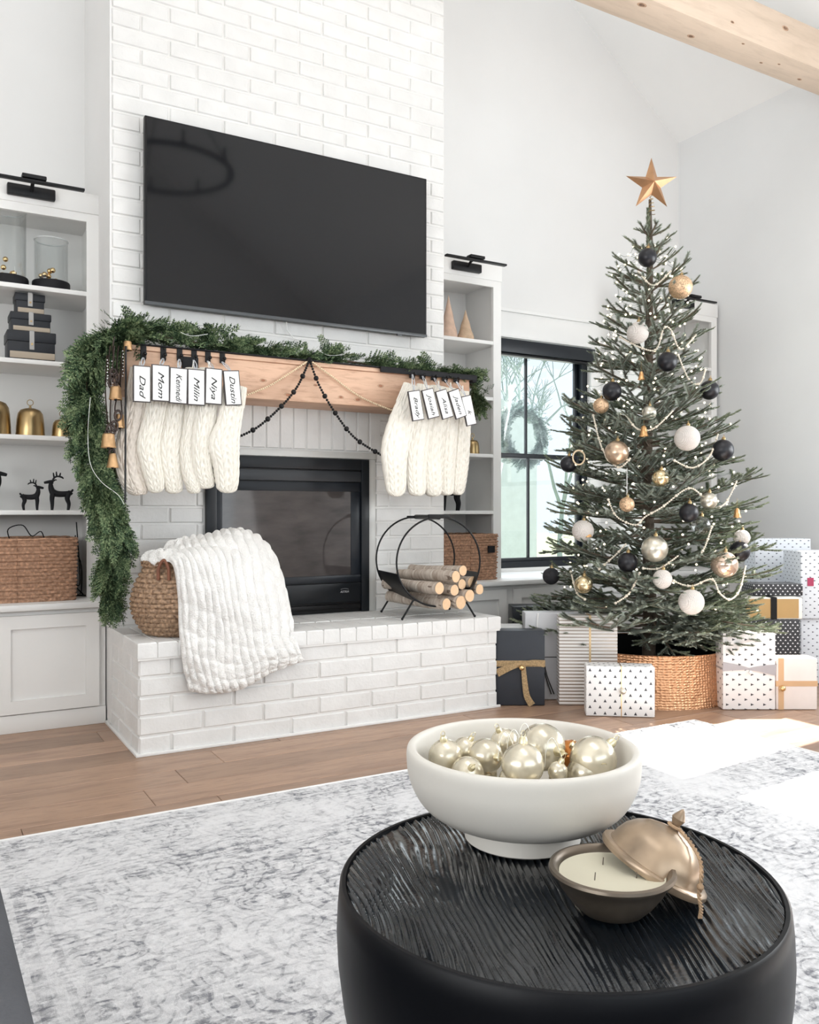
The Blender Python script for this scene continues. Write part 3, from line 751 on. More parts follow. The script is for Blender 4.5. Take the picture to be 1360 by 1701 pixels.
tws = [(.006, 0, .066), (.016, -.004, .0655), (.035, -.012, .060), (.055, -.022, .050), (.068, -.030, .032), (.076, -.034, .012), (.086, -.036, -.001), (.090, -.036, -.012)]
mb = MB()
for ph in (0, pi):
    P = spline([Vector(p) * k for p in tws], 90); mb.tube([p + Vector((.0015 * cos(i * .9 + ph), .0015 * sin(i * .9 + ph), .001 * sin(i * .9 + ph))) for i, p in enumerate(P)], .0015, 6)
mb.tube([(.009 * k * cos(a), .009 * k * sin(a), .0665 * k) for a in [i * 2 * pi / 16 for i in range(17)]], .0022, 6, cap=False)
mb.ball((.072 * k, -.033 * k, .022 * k), .0045, 10, 8)
mb.build('twine', M('jute_twine', (.42, .28, .17), .9, vary=.3, scale=90, bmp=.6, bscale=300), ld)

# sofa arm at lower left
m_sofa = M('slate_velvet', (.095, .098, .108), .85, vary=.2, scale=5, bmp=.4, bscale=160, spec=.2)
so = thing('sofa', 'dark grey upholstered sofa corner entering at the lower left', 'sofa', (0, 0, 0))
def cushion(x0, x1, y0, y1, z0, z1, e=.06):
    mb = MB(); 
    def fn(a, b2):
        th, ph = a * 2 * pi, -pi / 2 + b2 * pi
        def sp(c, p=.22): return math.copysign(abs(c) ** p, c)
        x = (x1 - x0) / 2 * sp(cos(ph)) * sp(cos(th)); y = (y1 - y0) / 2 * sp(cos(ph)) * sp(sin(th)); z = (z1 - z0) / 2 * sp(sin(ph), .55)
        return ((x0 + x1) / 2 + x + .006 * sin(z * 30 + y * 9), (y0 + y1) / 2 + y, (z0 + z1) / 2 + z)
    return mb.grid(fn, 48, 28, True)
cushion(-1.0, .100, -1.0, 1.80, .06, .32).build('seat_base', m_sofa, so)
cushion(-1.0, .106, -.2, 1.72, .30, .462).build('seat_cushion', m_sofa, so)
cushion(-1.0, 1.9, -1.15, -.02, .06, .34).build('seat_base', m_sofa, so)
cushion(.10, 1.9, -.95, .0, .30, .47).build('seat_cushion', m_sofa, so)
cushion(-1.0, 1.9, -1.40, -1.05, .1, .82).build('backrest', m_sofa, so)
cushion(-1.25, -.95, -1.4, 1.8, .1, .80).build('armrest', m_sofa, so)
for x_, y_ in ((-.9, -1.2), (-.9, 1.65), (.0, 1.65), (1.8, -1.2), (1.8, -.15)): MB().lathe([(0, .012), (.02, .012), (.028, .08), (0, .08)], 12, Matrix.Translation((x_, y_, 0))).build('leg', m_black, so)

# ------------------------------------------------------------------ shelf decor, left
def hurricane(x, y, z, r, h, lab, nb, seed):
    t = thing('glass_jar', lab, 'jar', (x, y, z), group='glass jars on black bases')
    MB().lathe([(0, .0), (r * .98, 0), (r, .004), (r, .038), (r * .97, .043), (r * .9, .043), (r * .9, .033), (0, .033)], 40).build('base', m_blackmatte, t)
    w = .003; R = r * .88
    MB().lathe([(R, .036), (R, h), (R + .002, h + .002), (R - w, h + .002), (R - w, .04), (R - w - .001, .036)], 40).build('glass_cylinder', m_glassw, t)
    MB().tube([(R * cos(a), R * sin(a), h + .002) for a in [k * 2 * pi / 40 for k in range(41)]], .0030, 8, cap=False).build('rim', M('glass_rim', (.62, .64, .64), .15, spec=.8), t)
    rb = random.Random(seed)
    for i in range(nb):
        a = rb.uniform(0, 6.28); q = rb.uniform(.2, .75) * R
        p = (x + q * cos(a), y + q * sin(a), z + .046 + (.022 if i > nb * .5 else 0) + (.024 if i > nb - 3 else 0) + (.05 if i == nb - 1 and h > .3 else 0))
        b = MB().ball((0, 0, 0), .0125, 14, 9).build('jingle_bell', m_gold); b.location = p
        tag(b, ('small gold jingle bell inside the taller glass jar' if h > .26 else 'small gold jingle bell inside the shorter glass jar'), 'bell', 'jingle bells in the %s glass jar' % ('taller' if h > .26 else 'shorter'))
def gw():
    m = bpy.data.materials.new('jar_glass'); m.use_nodes = True; nt = m.node_tree; nt.nodes.clear()
    out = nt.nodes.new('ShaderNodeOutputMaterial'); mx = nt.nodes.new('ShaderNodeMixShader'); tr = nt.nodes.new('ShaderNodeBsdfTransparent'); g = nt.nodes.new('ShaderNodeBsdfGlossy')
    g.inputs['Roughness'].default_value = .03; lw = nt.nodes.new('ShaderNodeLayerWeight'); lw.inputs[0].default_value = .16
    tr.inputs[0].default_value = (.97, .98, .98, 1)
    nt.links.new(lw.outputs['Facing'], mx.inputs[0]); nt.links.new(tr.outputs[0], mx.inputs[1]); nt.links.new(g.outputs[0], mx.inputs[2]); nt.links.new(mx.outputs[0], out.inputs[0]); return m
m_glassw = gw()
hurricane(.547, 4.292, 1.977, .083, .235, 'shorter glass jar of gold bells on a black base, top left shelf', 12, 3)
hurricane(.362, 4.300, 1.977, .090, .345, 'taller glass jar of gold bells on a black base, top left shelf', 12, 8)
m_box = M('black_leatherette', (.007, .009, .014), .5, vary=.2, scale=30, bmp=.15, bscale=300)
def lidbox(x, y, z, w, d, h, lab):
    t = thing('storage_box', lab, 'box', (x, y, z), group='stacked black boxes on the left shelf')
    B(-w / 2 + .004, w / 2 - .004, -d / 2 + .004, d / 2 - .004, 0, h * .96).build('box_body', m_box, t, bevel=.004)
    B(-w / 2, w / 2, -d / 2, d / 2, h * .62, h).build('box_lid', m_box, t, bevel=.004)
    B(-w / 2 + .012, w / 2 - .006, -d / 2 - .002, -d / 2 + .004, h * .03, h * .26).build('tan_band', M('tan_band', (.42, .35, .27), .6), t, bevel=.001)
    mb = MB(); mb.box(-.010, .010, -d / 2 - .004, -d / 2 + .002, h * .35, h * 1.0); mb.box(-.010, .010, -d / 2 - .004, 0, h, h + .003)
    mb.build('strap', M('grey_strap', (.42, .41, .40), .5), t, bevel=.001)
    B(-.004, .004, -d / 2 - .007, -d / 2 - .003, h * .5, h * .58).build('buckle', m_brass, t)
lidbox(.455, 4.285, 1.64, .205, .16, .128, 'bottom and largest of three stacked black boxes on the left shelf')
lidbox(.453, 4.285, 1.768, .172, .135, .086, 'middle one of three stacked black boxes on the left shelf')
lidbox(.451, 4.285, 1.854, .127, .105, .090, 'smallest black box on top of the stack on the left shelf')
def cloche(x, y, z, r, h, lab, group='brass bells on the left bookcase'):
    t = thing('brass_bell', lab, 'bell', (x, y, z), group=group)
    p = [(r, 0), (r * 1.01, .003), (r * .985, h * .2), (r * .99, h * .22), (r * .93, h * .6), (r * .86, h * .8), (r * .68, h * .93), (r * .35, h * .99), (0, h), (0, h * .95), (r * .6, h * .88), (r * .85, h * .6), (r * .95, .0)]
    MB().lathe(p, 40).build('dome', m_brass, t)
    mb = MB(); mb.lathe([(0, h), (.006, h), (.004, h + .012), (0, h + .014)], 10)
    mb.tube([(.013 * cos(a), 0, h + .026 + .013 * sin(a)) for a in [i * 2 * pi / 18 for i in range(19)]], .0018, 6, cap=False)
    mb.build('ring_handle', m_brass, t)
cloche(.455, 4.270, 1.298, .062, .128, 'medium brass bell in the middle of the left shelf')
cloche(.592, 4.258, 1.298, .047, .083, 'smallest brass bell near the garland on the left shelf')
cloche(.310, 4.278, 1.298, .066, .155, 'tallest brass bell cut by the left edge of the photo')
cloche(2.898, 4.262, 1.298, .042, .085, 'bronze bell on the narrow bookcase beside the right stockings', 'bell on the narrow bookcase')
def reindeer(x, y, z, h, face, lab, bulky=1.0, name='reindeer_figurine'):
    t = thing(name, lab, 'figurine', (x, y, z), group='black reindeer figurines')
    s = h; f = face; mb = MB()
    def T(P, R, fl=.5): mb.tube(spline([(f * a * s, 0, b2 * s) for a, b2 in P], 16), [r * s * bulky for r in [R[0] + (R[1] - R[0]) * i / 15 for i in range(16)]], 10, flat=1, up=(0, 1, 0))
    T([(-.30, .47), (-.25, .43), (-.1, .41), (.05, .42), (.15, .47)], (.055, .075))   # trunk
    T([(.13, .45), (.17, .55), (.18, .64), (.17, .70)], (.07, .035))           # neck
    T([(.12, .72), (.20, .72), (.30, .70), (.335, .69)], (.045, .022))        # head
    T([(.13, .73), (.07, .77), (.04, .76)], (.018, .01))                       # ear
    T([(-.27, .45), (-.33, .50), (-.34, .54)], (.03, .014))                    # tail
    for dy in (-.035, .035):
        for P, R in (([(.13, .44), (.15, .30), (.145, .15), (.15, 0.0)], (.055, .022)), ([(-.24, .44), (-.21, .30), (-.25, .16), (-.23, 0.0)], (.06, .022))):
            k = [(f * a * s, dy * s, b2 * s) for a, b2 in P]
            mb.tube(spline(k, 14), [(R[0] + (R[1] - R[0]) * i / 13) * s * bulky for i in range(14)], 10)
            e = k[-1]; mb.lathe([(0, 0), (.03 * s, 0), (.026 * s, .012 * s), (0, .02 * s)], 10, Matrix.Translation(e))
    mb.build('body', m_blackmatte, t)
    an = MB()
    for dy in (-.03, .03):
        A = [(.14, .73), (.10, .82), (.02, .86), (-.08, .84), (-.12, .80)]
        an.tube(spline([(f * a * s, dy * s, b2 * s) for a, b2 in A], 16), [.021 * s] * 12 + [.018 * s, .016 * s, .012 * s, .006 * s], 8)
        for (a, b2), (c, d) in (((.10, .82), (.12, .95)), ((.04, .86), (.05, .98)), ((-.03, .86), (-.05, .95))):
            an.tube([(f * a * s, dy * s, b2 * s), (f * (a + c) / 2 * s, dy * s, (b2 + d) / 2 * s), (f * c * s, dy * s, d * s)], [.018 * s, .016 * s, .010 * s], 8)
    an.build('antlers', m_blackmatte, t)
reindeer(.47, 4.34, .958, .150, 1, 'smallest black reindeer figurine in the middle of the left shelf', 1.25)
reindeer(.585, 4.34, .958, .187, -1, 'black reindeer figurine facing left beside the garland', 1.2)
reindeer(.285, 4.34, .958, .235, 1, 'tallest black reindeer figurine cut by the left edge of the photo', 1.2)
reindeer(2.80, 4.37, .958, .27, -1, 'large black deer figurine half hidden behind the right stockings', 1.15)
def rect_basket(name, lab, x0, x1, y0, y1, z, h, m, ridges=17, cut=True):
    t = thing(name, lab, 'basket', ((x0 + x1) / 2, (y0 + y1) / 2, z)); hw, hd = (x1 - x0) / 2, (y1 - y0) / 2
    per = 4 * (hw + hd); ns = int(per / .0042); mb = MB()
    def peri(a, grow):
        # rounded rectangle
        th = a * 2 * pi; c, s_ = cos(th), sin(th)
        p = .16
        x = math.copysign(abs(c) ** p, c); y = math.copysign(abs(s_) ** p, s_)
        return x * (hw - .008 + grow), y * (hd - .008 + grow)
    # resample evenly by perimeter
    K = 4000; pts = [peri(i / K, 0) for i in range(K)]; ln = [0]
    for i in range(K): 
        q = pts[(i + 1) % K]; ln.append(ln[-1] + sqrt((q[0] - pts[i][0]) ** 2 + (q[1] - pts[i][1]) ** 2))
    ev = []; k = 0
    for i in range(ns):
        d = ln[-1] * i / ns
        while ln[k + 1] < d: k += 1
        ev.append(k / K)
    nz = ridges * 7; wv = max(8, int(per / .046) // 2 * 2 + 1)
    vs = []; fs = []
    for j in range(nz + 1):
        f = j / nz; r_ = f * ridges; rowi = min(int(r_), ridges - 1); fr = r_ - rowi
        for i in range(ns):
            g = i / ns
            g2 = noise.noise(Vector((i * .21, rowi * 3.7, 1.0)))
            o = .0068 * (sin(pi * fr) ** .7) * (.62 + .5 * sin(2 * pi * g * wv + pi * rowi + g2)) + .0015 * g2
            x, y = peri(ev[i], o + .006 * f)
            vs.append((x, y, h * f + .0022 * noise.noise(Vector((i * .07, rowi * 1.3, 5.0)))))
    for j in range(nz):
        for i in range(ns): k2 = (i + 1) % ns; fs.append((j * ns + i, j * ns + k2, (j + 1) * ns + k2, (j + 1) * ns + i))
    mb.add(vs, fs); mb.add([(-hw + .01, -hd + .01, .002), (hw - .01, -hd + .01, .002), (hw - .01, hd - .01, .002), (-hw + .01, hd - .01, .002)], [(0, 1, 2, 3)])
    mb.build('woven_body', m, t)
    rm = MB(); P = [peri(ev[i], .006) for i in range(0, ns, 4)]
    for ph in (0, pi): rm.tube([(x + .002 * cos(i * .8 + ph), y, h + .003 * sin(i * .8 + ph)) for i, (x, y) in enumerate(P + P[:1])], .0055, 6, cap=False)
    rm.build('rim', m, t)
    inn = MB(); inn.box(-hw + .016, hw - .016, -hd + .016, hd - .016, h * .55, h * .60); inn.build('lining', M('basket_inside', (.10, .06, .04), .9), t)
    return t
rect_basket('wicker_basket', 'rectangular brown wicker basket on the worktop left of the hearth', .13, .636, 4.08, 4.44, CT, .275, m_wick)
b2_ = rect_basket('wicker_basket', 'rectangular wicker basket on the narrow bookcase behind the firewood', 2.565, 2.975, 4.09, 4.44, CT, .262, m_wick)
B(.11, .155, -.195, -.185, .16, .20).build('basket_tag', m_blackmatte, b2_)
cb = MB(); 
for P in ([(.655, 4.3, .84), (.64, 4.3, .75), (.60, 4.33, .80), (.69, 4.4, .72), (.70, 4.42, .565), (.66, 4.3, .557), (.72, 4.25, .557)], [(.69, 4.50, .90), (.70, 4.48, .70), (.69, 4.40, .60), (.66, 4.35, .60), (.69, 4.3, .557)]):
    cb.tube(spline(P, 40), .0028, 6)
cb.tube(spline([(.38, 4.28, .80), (.36, 4.25, .87), (.42, 4.25, .89), (.46, 4.26, .84), (.50, 4.26, .86), (.52, 4.27, .80)], 30), .0025, 6)
tag(cb.build('power_cable', m_black), 'tangled black cables behind and inside the left wicker basket', 'cable')
def cone_tree(x, y, z, r, h, lab, m):
    t = thing('cone_tree', lab, 'decoration', (x, y, z), group='cone trees on the narrow bookcase')
    mb = MB(); N = 60
    def fn(a, b2):
        th = a * 2 * pi; q = r * (1 - b2) ** 1.02 + .001; fold = .0035 * (sin(th * 2 + b2 * 16) > .6)
        return ((q + fold * (1 - b2)) * cos(th), (q + fold * (1 - b2)) * sin(th), .006 + (h - .006) * b2)
    mb.grid(fn, N, 40, True); mb.build('cone', m, t)
    MB().lathe([(0, 0), (r * 1.03, 0), (r * 1.03, .006), (0, .006)], 40).build('base', m, t)
cone_tree(2.853, 4.27, 1.97, .053, .190, 'shorter beige cone tree, right of the two on the narrow top shelf', M('burlap', (.58, .42, .29), .85, vary=.12, scale=40, bmp=.4, bscale=300))
cone_tree(2.735, 4.275, 1.97, .055, .265, 'taller blush cone tree half behind the chimney edge', M('blush_velvet', (.66, .47, .36), .9, vary=.1, scale=30, bmp=.3, bscale=300))

# ------------------------------------------------------------------ log holder and logs
lh = thing('log_holder', 'round black iron log holder standing on the brick hearth', 'log holder', (2.195, 3.628, HT), radians(-11))
RR, CZ = .213, .272
def ring(y): return [(RR * cos(a), y, CZ + RR * sin(a)) for a in [i * 2 * pi / 64 for i in range(65)]]
for y_ in (-.165, .165): MB().tube(ring(y_), .0045, 8, cap=False, up=(0, 1, 0)).build('ring', m_black, lh)
mb = MB()
def sh(a, b2): th = radians(195 + 150 * a); return ((RR - .001) * cos(th), -.165 + .33 * b2, CZ + (RR - .001) * sin(th))
mb.grid(sh, 40, 2); mb.build('cradle_sheet', m_black, lh, thick=.002)
mb = MB(); mb.box(-.055, .055, -.17, -.155, CZ + RR - .006, CZ + RR + .014); mb.box(-.05, .05, .155, .17, CZ + RR - .008, CZ + RR + .006)
MB().tube([(0, -.165, CZ + RR), (0, .165, CZ + RR)], .012, 10).build('handle_bar', m_black, lh)
mb.build('handle', m_black, lh, bevel=.004)
for sx, sy in ((-1, -1), (1, -1), (-1, 1), (1, 1)):
    th = radians(270 + sx * 36)
    MB().tube([(RR * cos(th), sy * .165, CZ + RR * sin(th)), (sx * .185, sy * .165, .006)], .0048, 8).build('leg', m_black, lh)
    MB().ball((sx * .185, sy * .165, .0065), .0065, 10, 8).build('foot', m_black, lh)
def birch():
    m, nt, b = base('birch_bark', (.46, .38, .32), .8)
    n = nd(nt, 'ShaderNodeTexNoise', Vector=coords(nt, 'Object', (1, 1, 7)), Scale=9.0, Detail=6.0, Roughness=.65)
    n2 = nd(nt, 'ShaderNodeTexNoise', Vector=coords(nt, 'Object', (4, 4, 1)), Scale=14.0, Detail=3.0)
    c = ramp(nt, n.outputs[0], [(.32, (.33, .25, .19)), (.5, (.53, .45, .38)), (.7, (.74, .68, .60))])
    f = ramp(nt, n2.outputs[0], [(.64, (0, 0, 0)), (.69, (1, 1, 1))])
    nt.links.new(mixc(nt, mth(nt, 'MULTIPLY', f, .8), c, (.10, .06, .04)), b.inputs['Base Color']); bump(nt, b, n.outputs[0], .5, .006); return m
def cutend():
    m, nt, b = base('sawn_end', (.75, .48, .28), .7)
    tc = nt.nodes.new('ShaderNodeTexCoord'); sep = nt.nodes.new('ShaderNodeSeparateXYZ'); nt.links.new(tc.outputs['Object'], sep.inputs[0])
    r2 = mth(nt, 'SQRT', mth(nt, 'ADD', mth(nt, 'POWER', sep.outputs[0], 2.0), mth(nt, 'POWER', sep.outputs[1], 2.0)))
    s_ = mth(nt, 'SINE', mth(nt, 'MULTIPLY', r2, 1700.0)); oi = nt.nodes.new('ShaderNodeObjectInfo')
    n = nd(nt, 'ShaderNodeTexNoise', Vector=tc.outputs['Object'], Scale=60.0)
    c = mixc(nt, mth(nt, 'MULTIPLY_ADD', s_, .15, .3), (.80, .54, .32), (.62, .33, .15))
    nt.links.new(mixc(nt, n.outputs[0], c, (.80, .58, .38)), b.inputs['Base Color']); return m
m_bark, m_cut = birch(), cutend()
# measured front ends (u, v, r px)
LG = [(757, 958, 9.5, 'log on top of the pile, nearest its left side'), (770, 949, 8.5, 'topmost log at the back of the pile'),
      (731, 976, 10, 'long log resting on the left side of the holder'), (755, 980, 9, 'log in the middle of the pile'),
      (766, 972, 8.5, 'reddish log end tucked in the centre of the pile'), (740, 1003, 9.5, 'lowest log at the left of the pile bottom'),
      (765, 1000, 11, 'thickest pale log end at the bottom of the pile'), (781, 991, 10, 'orange log end at the right of the pile bottom'),
      (786, 967, 10, 'log at the upper right of the pile'), (797, 978, 8.5, 'rightmost log of the pile')]
rb = random.Random(4)
for i, (u, v, rp, lab) in enumerate(LG):
    Yf = 3.425 + (0.03 if i in (1, 4, 8) else 0) + rb.uniform(-.008, .008)
    P = W3(u, v, Yf); s_ = P.x * .5 + P.y * .866; r = rp * s_ / FPX * 1.02
    d = Vector((-.16 - (.05 if i in (0, 2, 5) else 0) + rb.uniform(-.01, .01), .965, -.02 + (.03 if i in (5, 6) else 0))).normalized(); L = .40
    t = thing('birch_log', 'birch ' + lab, 'log', (0, 0, 0), group='birch logs in the iron holder')
    q = d.to_track_quat('Z', 'Y'); t.matrix_world = Matrix.Translation(P) @ q.to_matrix().to_4x4()
    mb = MB()
    def fn(a, b2, r=r, i=i):
        th = a * 2 * pi; rad = r * (1 + .05 * noise.noise(Vector((cos(th) * 1.5, sin(th) * 1.5, b2 * 4 + i * 7))) + .02 * sin(3 * th + i))
        return (rad * cos(th) + .006 * sin(b2 * 3 + i), rad * sin(th) + .004 * sin(b2 * 4 + 2 * i), b2 * L)
    mb.grid(fn, 22, 16, True); mb.build('bark', m_bark, t)
    e = MB(); pts = [fn(k / 22, 0) for k in range(22)]; e.add([(p[0] * .985, p[1] * .985, -.0006) for p in pts] + [(pts[0][0] - r * .98, pts[0][1], -.001)], [(22, (k + 1) % 22, k) for k in range(22)])
    e.build('sawn_end', m_cut, t)
    e = MB(); pts = [fn(k / 22, 1) for k in range(22)]; e.add(pts, [tuple(range(22))]); e.build('sawn_end', m_cut, t)
# ------------------------------------------------------------------ round basket with throw
BC = Vector((.955, 3.60, HT + .001))
rbk = thing('round_basket', 'round dark seagrass basket on the left end of the hearth', 'basket', BC)
def rprof(f): return .122 + .055 * sin(pi * min(1, f * 1.12) ** .9) ** .9 + .018 * f
mb = MB(); ns, rows = 270, 15; wv = 27
def fn(a, b2):
    r_ = b2 * rows; ri = min(int(r_), rows - 1); fr = r_ - ri; th = a * 2 * pi
    g2 = noise.noise(Vector((cos(th) * 6, sin(th) * 6, ri * 2.1)))
    o = .0105 * (sin(pi * fr) ** .7) * (.6 + .5 * sin(wv * th + pi * ri + g2)) + .002 * g2
    q = rprof(b2) + o; return (q * cos(th), q * sin(th), .30 * b2 + .003 * g2)
mb.grid(fn, ns, rows * 7, True); mb.lathe([(0, .001), (.12, .001)], 30); mb.build('woven_body', m_wick2, rbk)
mb = MB()
for ph in (0, pi): mb.tube([((rprof(1) + .002 + .003 * cos(i * .9 + ph)) * cos(i * 2 * pi / 120), (rprof(1) + .002 + .003 * cos(i * .9 + ph)) * sin(i * 2 * pi / 120), .30 + .004 * sin(i * .9 + ph)) for i in range(121)], .006, 6, cap=False)
mb.build('rim', m_wick2, rbk)
a0 = radians(235); e = Vector((cos(a0), sin(a0), 0)); sd2 = Vector((-sin(a0), cos(a0), 0))
mb = MB(); P = [e * (rprof(.82) + .012) + sd2 * -.022 + Vector((0, 0, .235)), e * (rprof(.95) + .024) + sd2 * -.02 + Vector((0, 0, .285)), e * (rprof(1) + .020) + Vector((0, 0, .315)), e * (rprof(.95) + .024) + sd2 * .02 + Vector((0, 0, .285)), e * (rprof(.82) + .012) + sd2 * .022 + Vector((0, 0, .235))]
mb.tube(spline(P, 24), .007, 8); mb.build('leather_handle', M('brown_leather', (.20, .075, .04), .55, vary=.2), rbk)
# throw: control net (u, v, depth Y) -> a draped ribbed surface
NET = [
 [(262, 925, 3.62), (300, 904, 3.64), (345, 891, 3.68), (392, 887, 3.72), (440, 906, 3.74)],
 [(266, 934, 3.50), (306, 914, 3.52), (352, 900, 3.56), (402, 900, 3.62), (457, 935, 3.66)],
 [(288, 938, 3.44), (320, 935, 3.43), (365, 930, 3.45), (415, 935, 3.50), (470, 972, 3.60)],
 [(297, 990, 3.42), (335, 990, 3.385), (375, 990, 3.385), (425, 995, 3.40), (480, 1020, 3.50)],
 [(299, 1045, 3.405), (340, 1050, 3.370), (385, 1045, 3.37), (435, 1045, 3.375), (487, 1055, 3.42)],
 [(303, 1085, 3.378), (345, 1095, 3.345), (392, 1090, 3.345), (442, 1078, 3.35), (493, 1072, 3.375)],
 [(308, 1120, 3.372), (350, 1130, 3.335), (398, 1122, 3.34), (446, 1100, 3.345), (499, 1090, 3.365)],
 [(316, 1146, 3.372), (355, 1150, 3.335), (402, 1142, 3.345), (448, 1116, 3.35), (503, 1096, 3.365)],
]
NETW = [[W3(*p) for p in r_] for r_ in NET]
def surf(a, b2):
    cols = [spl_at([NETW[j][i] for j in range(len(NETW))], b2) for i in range(5)]
    return spl_at(cols, a)
def spl_at(P, t):
    t = min(max(t, 0), 1) * (len(P) - 1); k = min(int(t), len(P) - 2); t -= k
    a, b2, c, d = P[max(k - 1, 0)], P[k], P[k + 1], P[min(k + 2, len(P) - 1)]
    return .5 * ((2 * b2) + (c - a) * t + (2 * a - 5 * b2 + 4 * c - d) * t * t + (3 * b2 - a - 3 * c + d) * t ** 3)
th_ = thing('throw_blanket', 'fluffy white ribbed throw draped over the basket and hearth edge', 'blanket', (1.1, 3.6, .8))
NU, NV = 220, 170; P0 = [[surf(i / NU, j / NV) for i in range(NU + 1)] for j in range(NV + 1)]
vs = []
for j in range(NV + 1):
    for i in range(NU + 1):
        p = P0[j][i]; du = P0[j][min(i + 1, NU)] - P0[j][max(i - 1, 0)]; dv = P0[min(j + 1, NV)][i] - P0[max(j - 1, 0)][i]
        n_ = du.cross(dv); n_ = n_.normalized() if n_.length > 1e-12 else Vector((0, -1, 0))
        if n_.y > 0: n_ = -n_
        a, b2 = i / NU, j / NV
        wob = .035 * noise.noise(Vector((a * 4, b2 * 3.5, 3.0))) + .012 * noise.noise(Vector((a * 9, b2 * 9, 8.0)))
        ph = (a + wob) * 15.0; rid = abs(sin(pi * ph)) ** .8; kk = math.floor(ph)
        puff = .55 + .45 * abs(sin(pi * (b2 * 9 + .5 * (kk % 2) + .37 * kk))) ** .6
        edge = min(1, min(a, 1 - a) * 14, (1 - b2) * 16) ** .5
        h = .017 * rid * puff + .006 * noise.noise(Vector((a * 30, b2 * 26, 1.0))) + .018 * noise.noise(Vector((a * 3, b2 * 4, 6.0)))
        vs.append(p + n_ * (h * (.3 + .7 * edge) + .006 * edge) - Vector((1.1, 3.6, .8)))
fs = [(j * (NU + 1) + i, j * (NU + 1) + i + 1, (j + 1) * (NU + 1) + i + 1, (j + 1) * (NU + 1) + i) for j in range(NV) for i in range(NU)]
mb = MB(); mb.add(vs, fs); mb.build('ribbed_cloth', m_fur, th_, thick=.010)
# bundle of throw inside the basket mouth
mb = MB()
for (x_, y_, z_, r_) in ((-.07, -.06, .315, .060), (-.02, -.09, .31, .055), (-.09, .02, .31, .055), (.03, .02, .335, .085), (.0, .08, .31, .06), (.10, .05, .31, .06)):
    def fb(a, b2, x_=x_, y_=y_, z_=z_, r_=r_):
        th, ph = a * 2 * pi, -pi / 2 + b2 * pi; q = r_ * (1 + .12 * sin(6 * th + 3 * ph) + .12 * noise.noise(Vector((cos(th) * 3, sin(th) * 3, ph * 2 + x_ * 30))))
        return (x_ + q * cos(ph) * cos(th) - .145, y_ + q * cos(ph) * sin(th), z_ + HT - .8 + q * .7 * sin(ph))
    mb.grid(fb, 36, 20, True)
mb.build('bundle', m_fur, th_)
# ------------------------------------------------------------------ stockings and tags
def stocking(path, Y, lab, m, group, thick=.020, seed=0, cuff=True):
    P = [W3(u, v, Y) for u, v, h in path]; hw = [h * (p.x * .5 + p.y * .866) / FPX / .93 for (u, v, h), p in zip(path, P)]
    o = P[0].copy(); t = thing('stocking', lab, 'stocking', o, group=group)
    hw[-1] = hw[-2] * .80; P = [p - o for p in P]; n = 90; S_ = spline([(p.x, h, p.z) for p, h in zip(P, hw)], n)
    mb = MB(); NA = 84; vs = []; fs = []
    for j in range(n):
        b2 = j / (n - 1); c = S_[j]; tg = (S_[min(j + 1, n - 1)] - S_[max(j - 1, 0)]); T = Vector((tg.x, 0, tg.z)).normalized(); N_ = Vector((-T.z, 0, T.x))
        end = sqrt(max(.0, 1 - ((b2 - .9) / .1) ** 2)) if b2 > .9 else 1
        w = max(.002, c.y * max(end, .12)); tk = thick * (.55 + .45 * min(1, end)) * (1 + .25 * sin(b2 * 7 + seed))
        for i in range(NA):
            th = 2 * pi * i / NA; cx, cy = cos(th), sin(th)
            ex = math.copysign(abs(cx) ** .8, cx); ey = math.copysign(abs(cy) ** .8, cy)
            q = ex * 1.35 + seed * .13; L = b2 * 13.0
            if b2 < .17: h = .0022 * sin(th * 22)       # ribbed cuff
            else:
                fr = (q + 100) % 1.0; v_ = abs(fr - .5) * 2
                h = .0042 * abs(sin(pi * (L * 1.0 + v_ * 1.25))) ** .6 - .0030 * (v_ > .92) - .0024 * (v_ < .08)
            wide = 1.08 if b2 < .17 else 1.0
            vs.append(Vector((c.x, 0, c.z)) + N_ * (ex * (w * wide + h * .5)) + Vector((0, ey * (tk + h * 1.5), 0)))
    for j in range(n - 1):
        for i in range(NA): k = (i + 1) % NA; fs.append((j * NA + i, j * NA + k, (j + 1) * NA + k, (j + 1) * NA + i))
    fs.append(tuple(range(NA - 1, -1, -1))); fs.append(tuple((n - 1) * NA + i for i in range(NA)))
    mb.add(vs, fs); mb.build('knit_sock', m, t)
    MB().tube(spline([Vector((-.004, 0, -.004)), Vector((0, -.003, .03)), Vector((.004, 0, -.004))], 10), .0022, 6).build('hanging_loop', m, t)
    return t
SL_ = [
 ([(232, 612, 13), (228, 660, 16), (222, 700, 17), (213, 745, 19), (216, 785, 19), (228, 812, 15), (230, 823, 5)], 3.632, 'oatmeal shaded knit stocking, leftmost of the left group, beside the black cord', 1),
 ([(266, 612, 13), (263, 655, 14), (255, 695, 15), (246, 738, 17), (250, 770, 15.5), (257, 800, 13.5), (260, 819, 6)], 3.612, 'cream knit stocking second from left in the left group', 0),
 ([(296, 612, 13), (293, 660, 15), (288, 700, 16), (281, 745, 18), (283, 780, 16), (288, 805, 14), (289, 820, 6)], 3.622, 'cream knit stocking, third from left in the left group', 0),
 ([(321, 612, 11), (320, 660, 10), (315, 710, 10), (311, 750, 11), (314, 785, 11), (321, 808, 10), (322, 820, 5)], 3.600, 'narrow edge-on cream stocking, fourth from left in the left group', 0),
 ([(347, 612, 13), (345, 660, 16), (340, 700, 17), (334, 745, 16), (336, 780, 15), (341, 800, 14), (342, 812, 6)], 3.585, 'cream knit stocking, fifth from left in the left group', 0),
 ([(391, 640, 17), (386, 672, 18), (380, 705, 19), (372, 738, 24), (375, 765, 21), (377, 798, 18), (376, 819, 8)], 3.560, 'large white knit stocking, rightmost of the left group', 0),
]
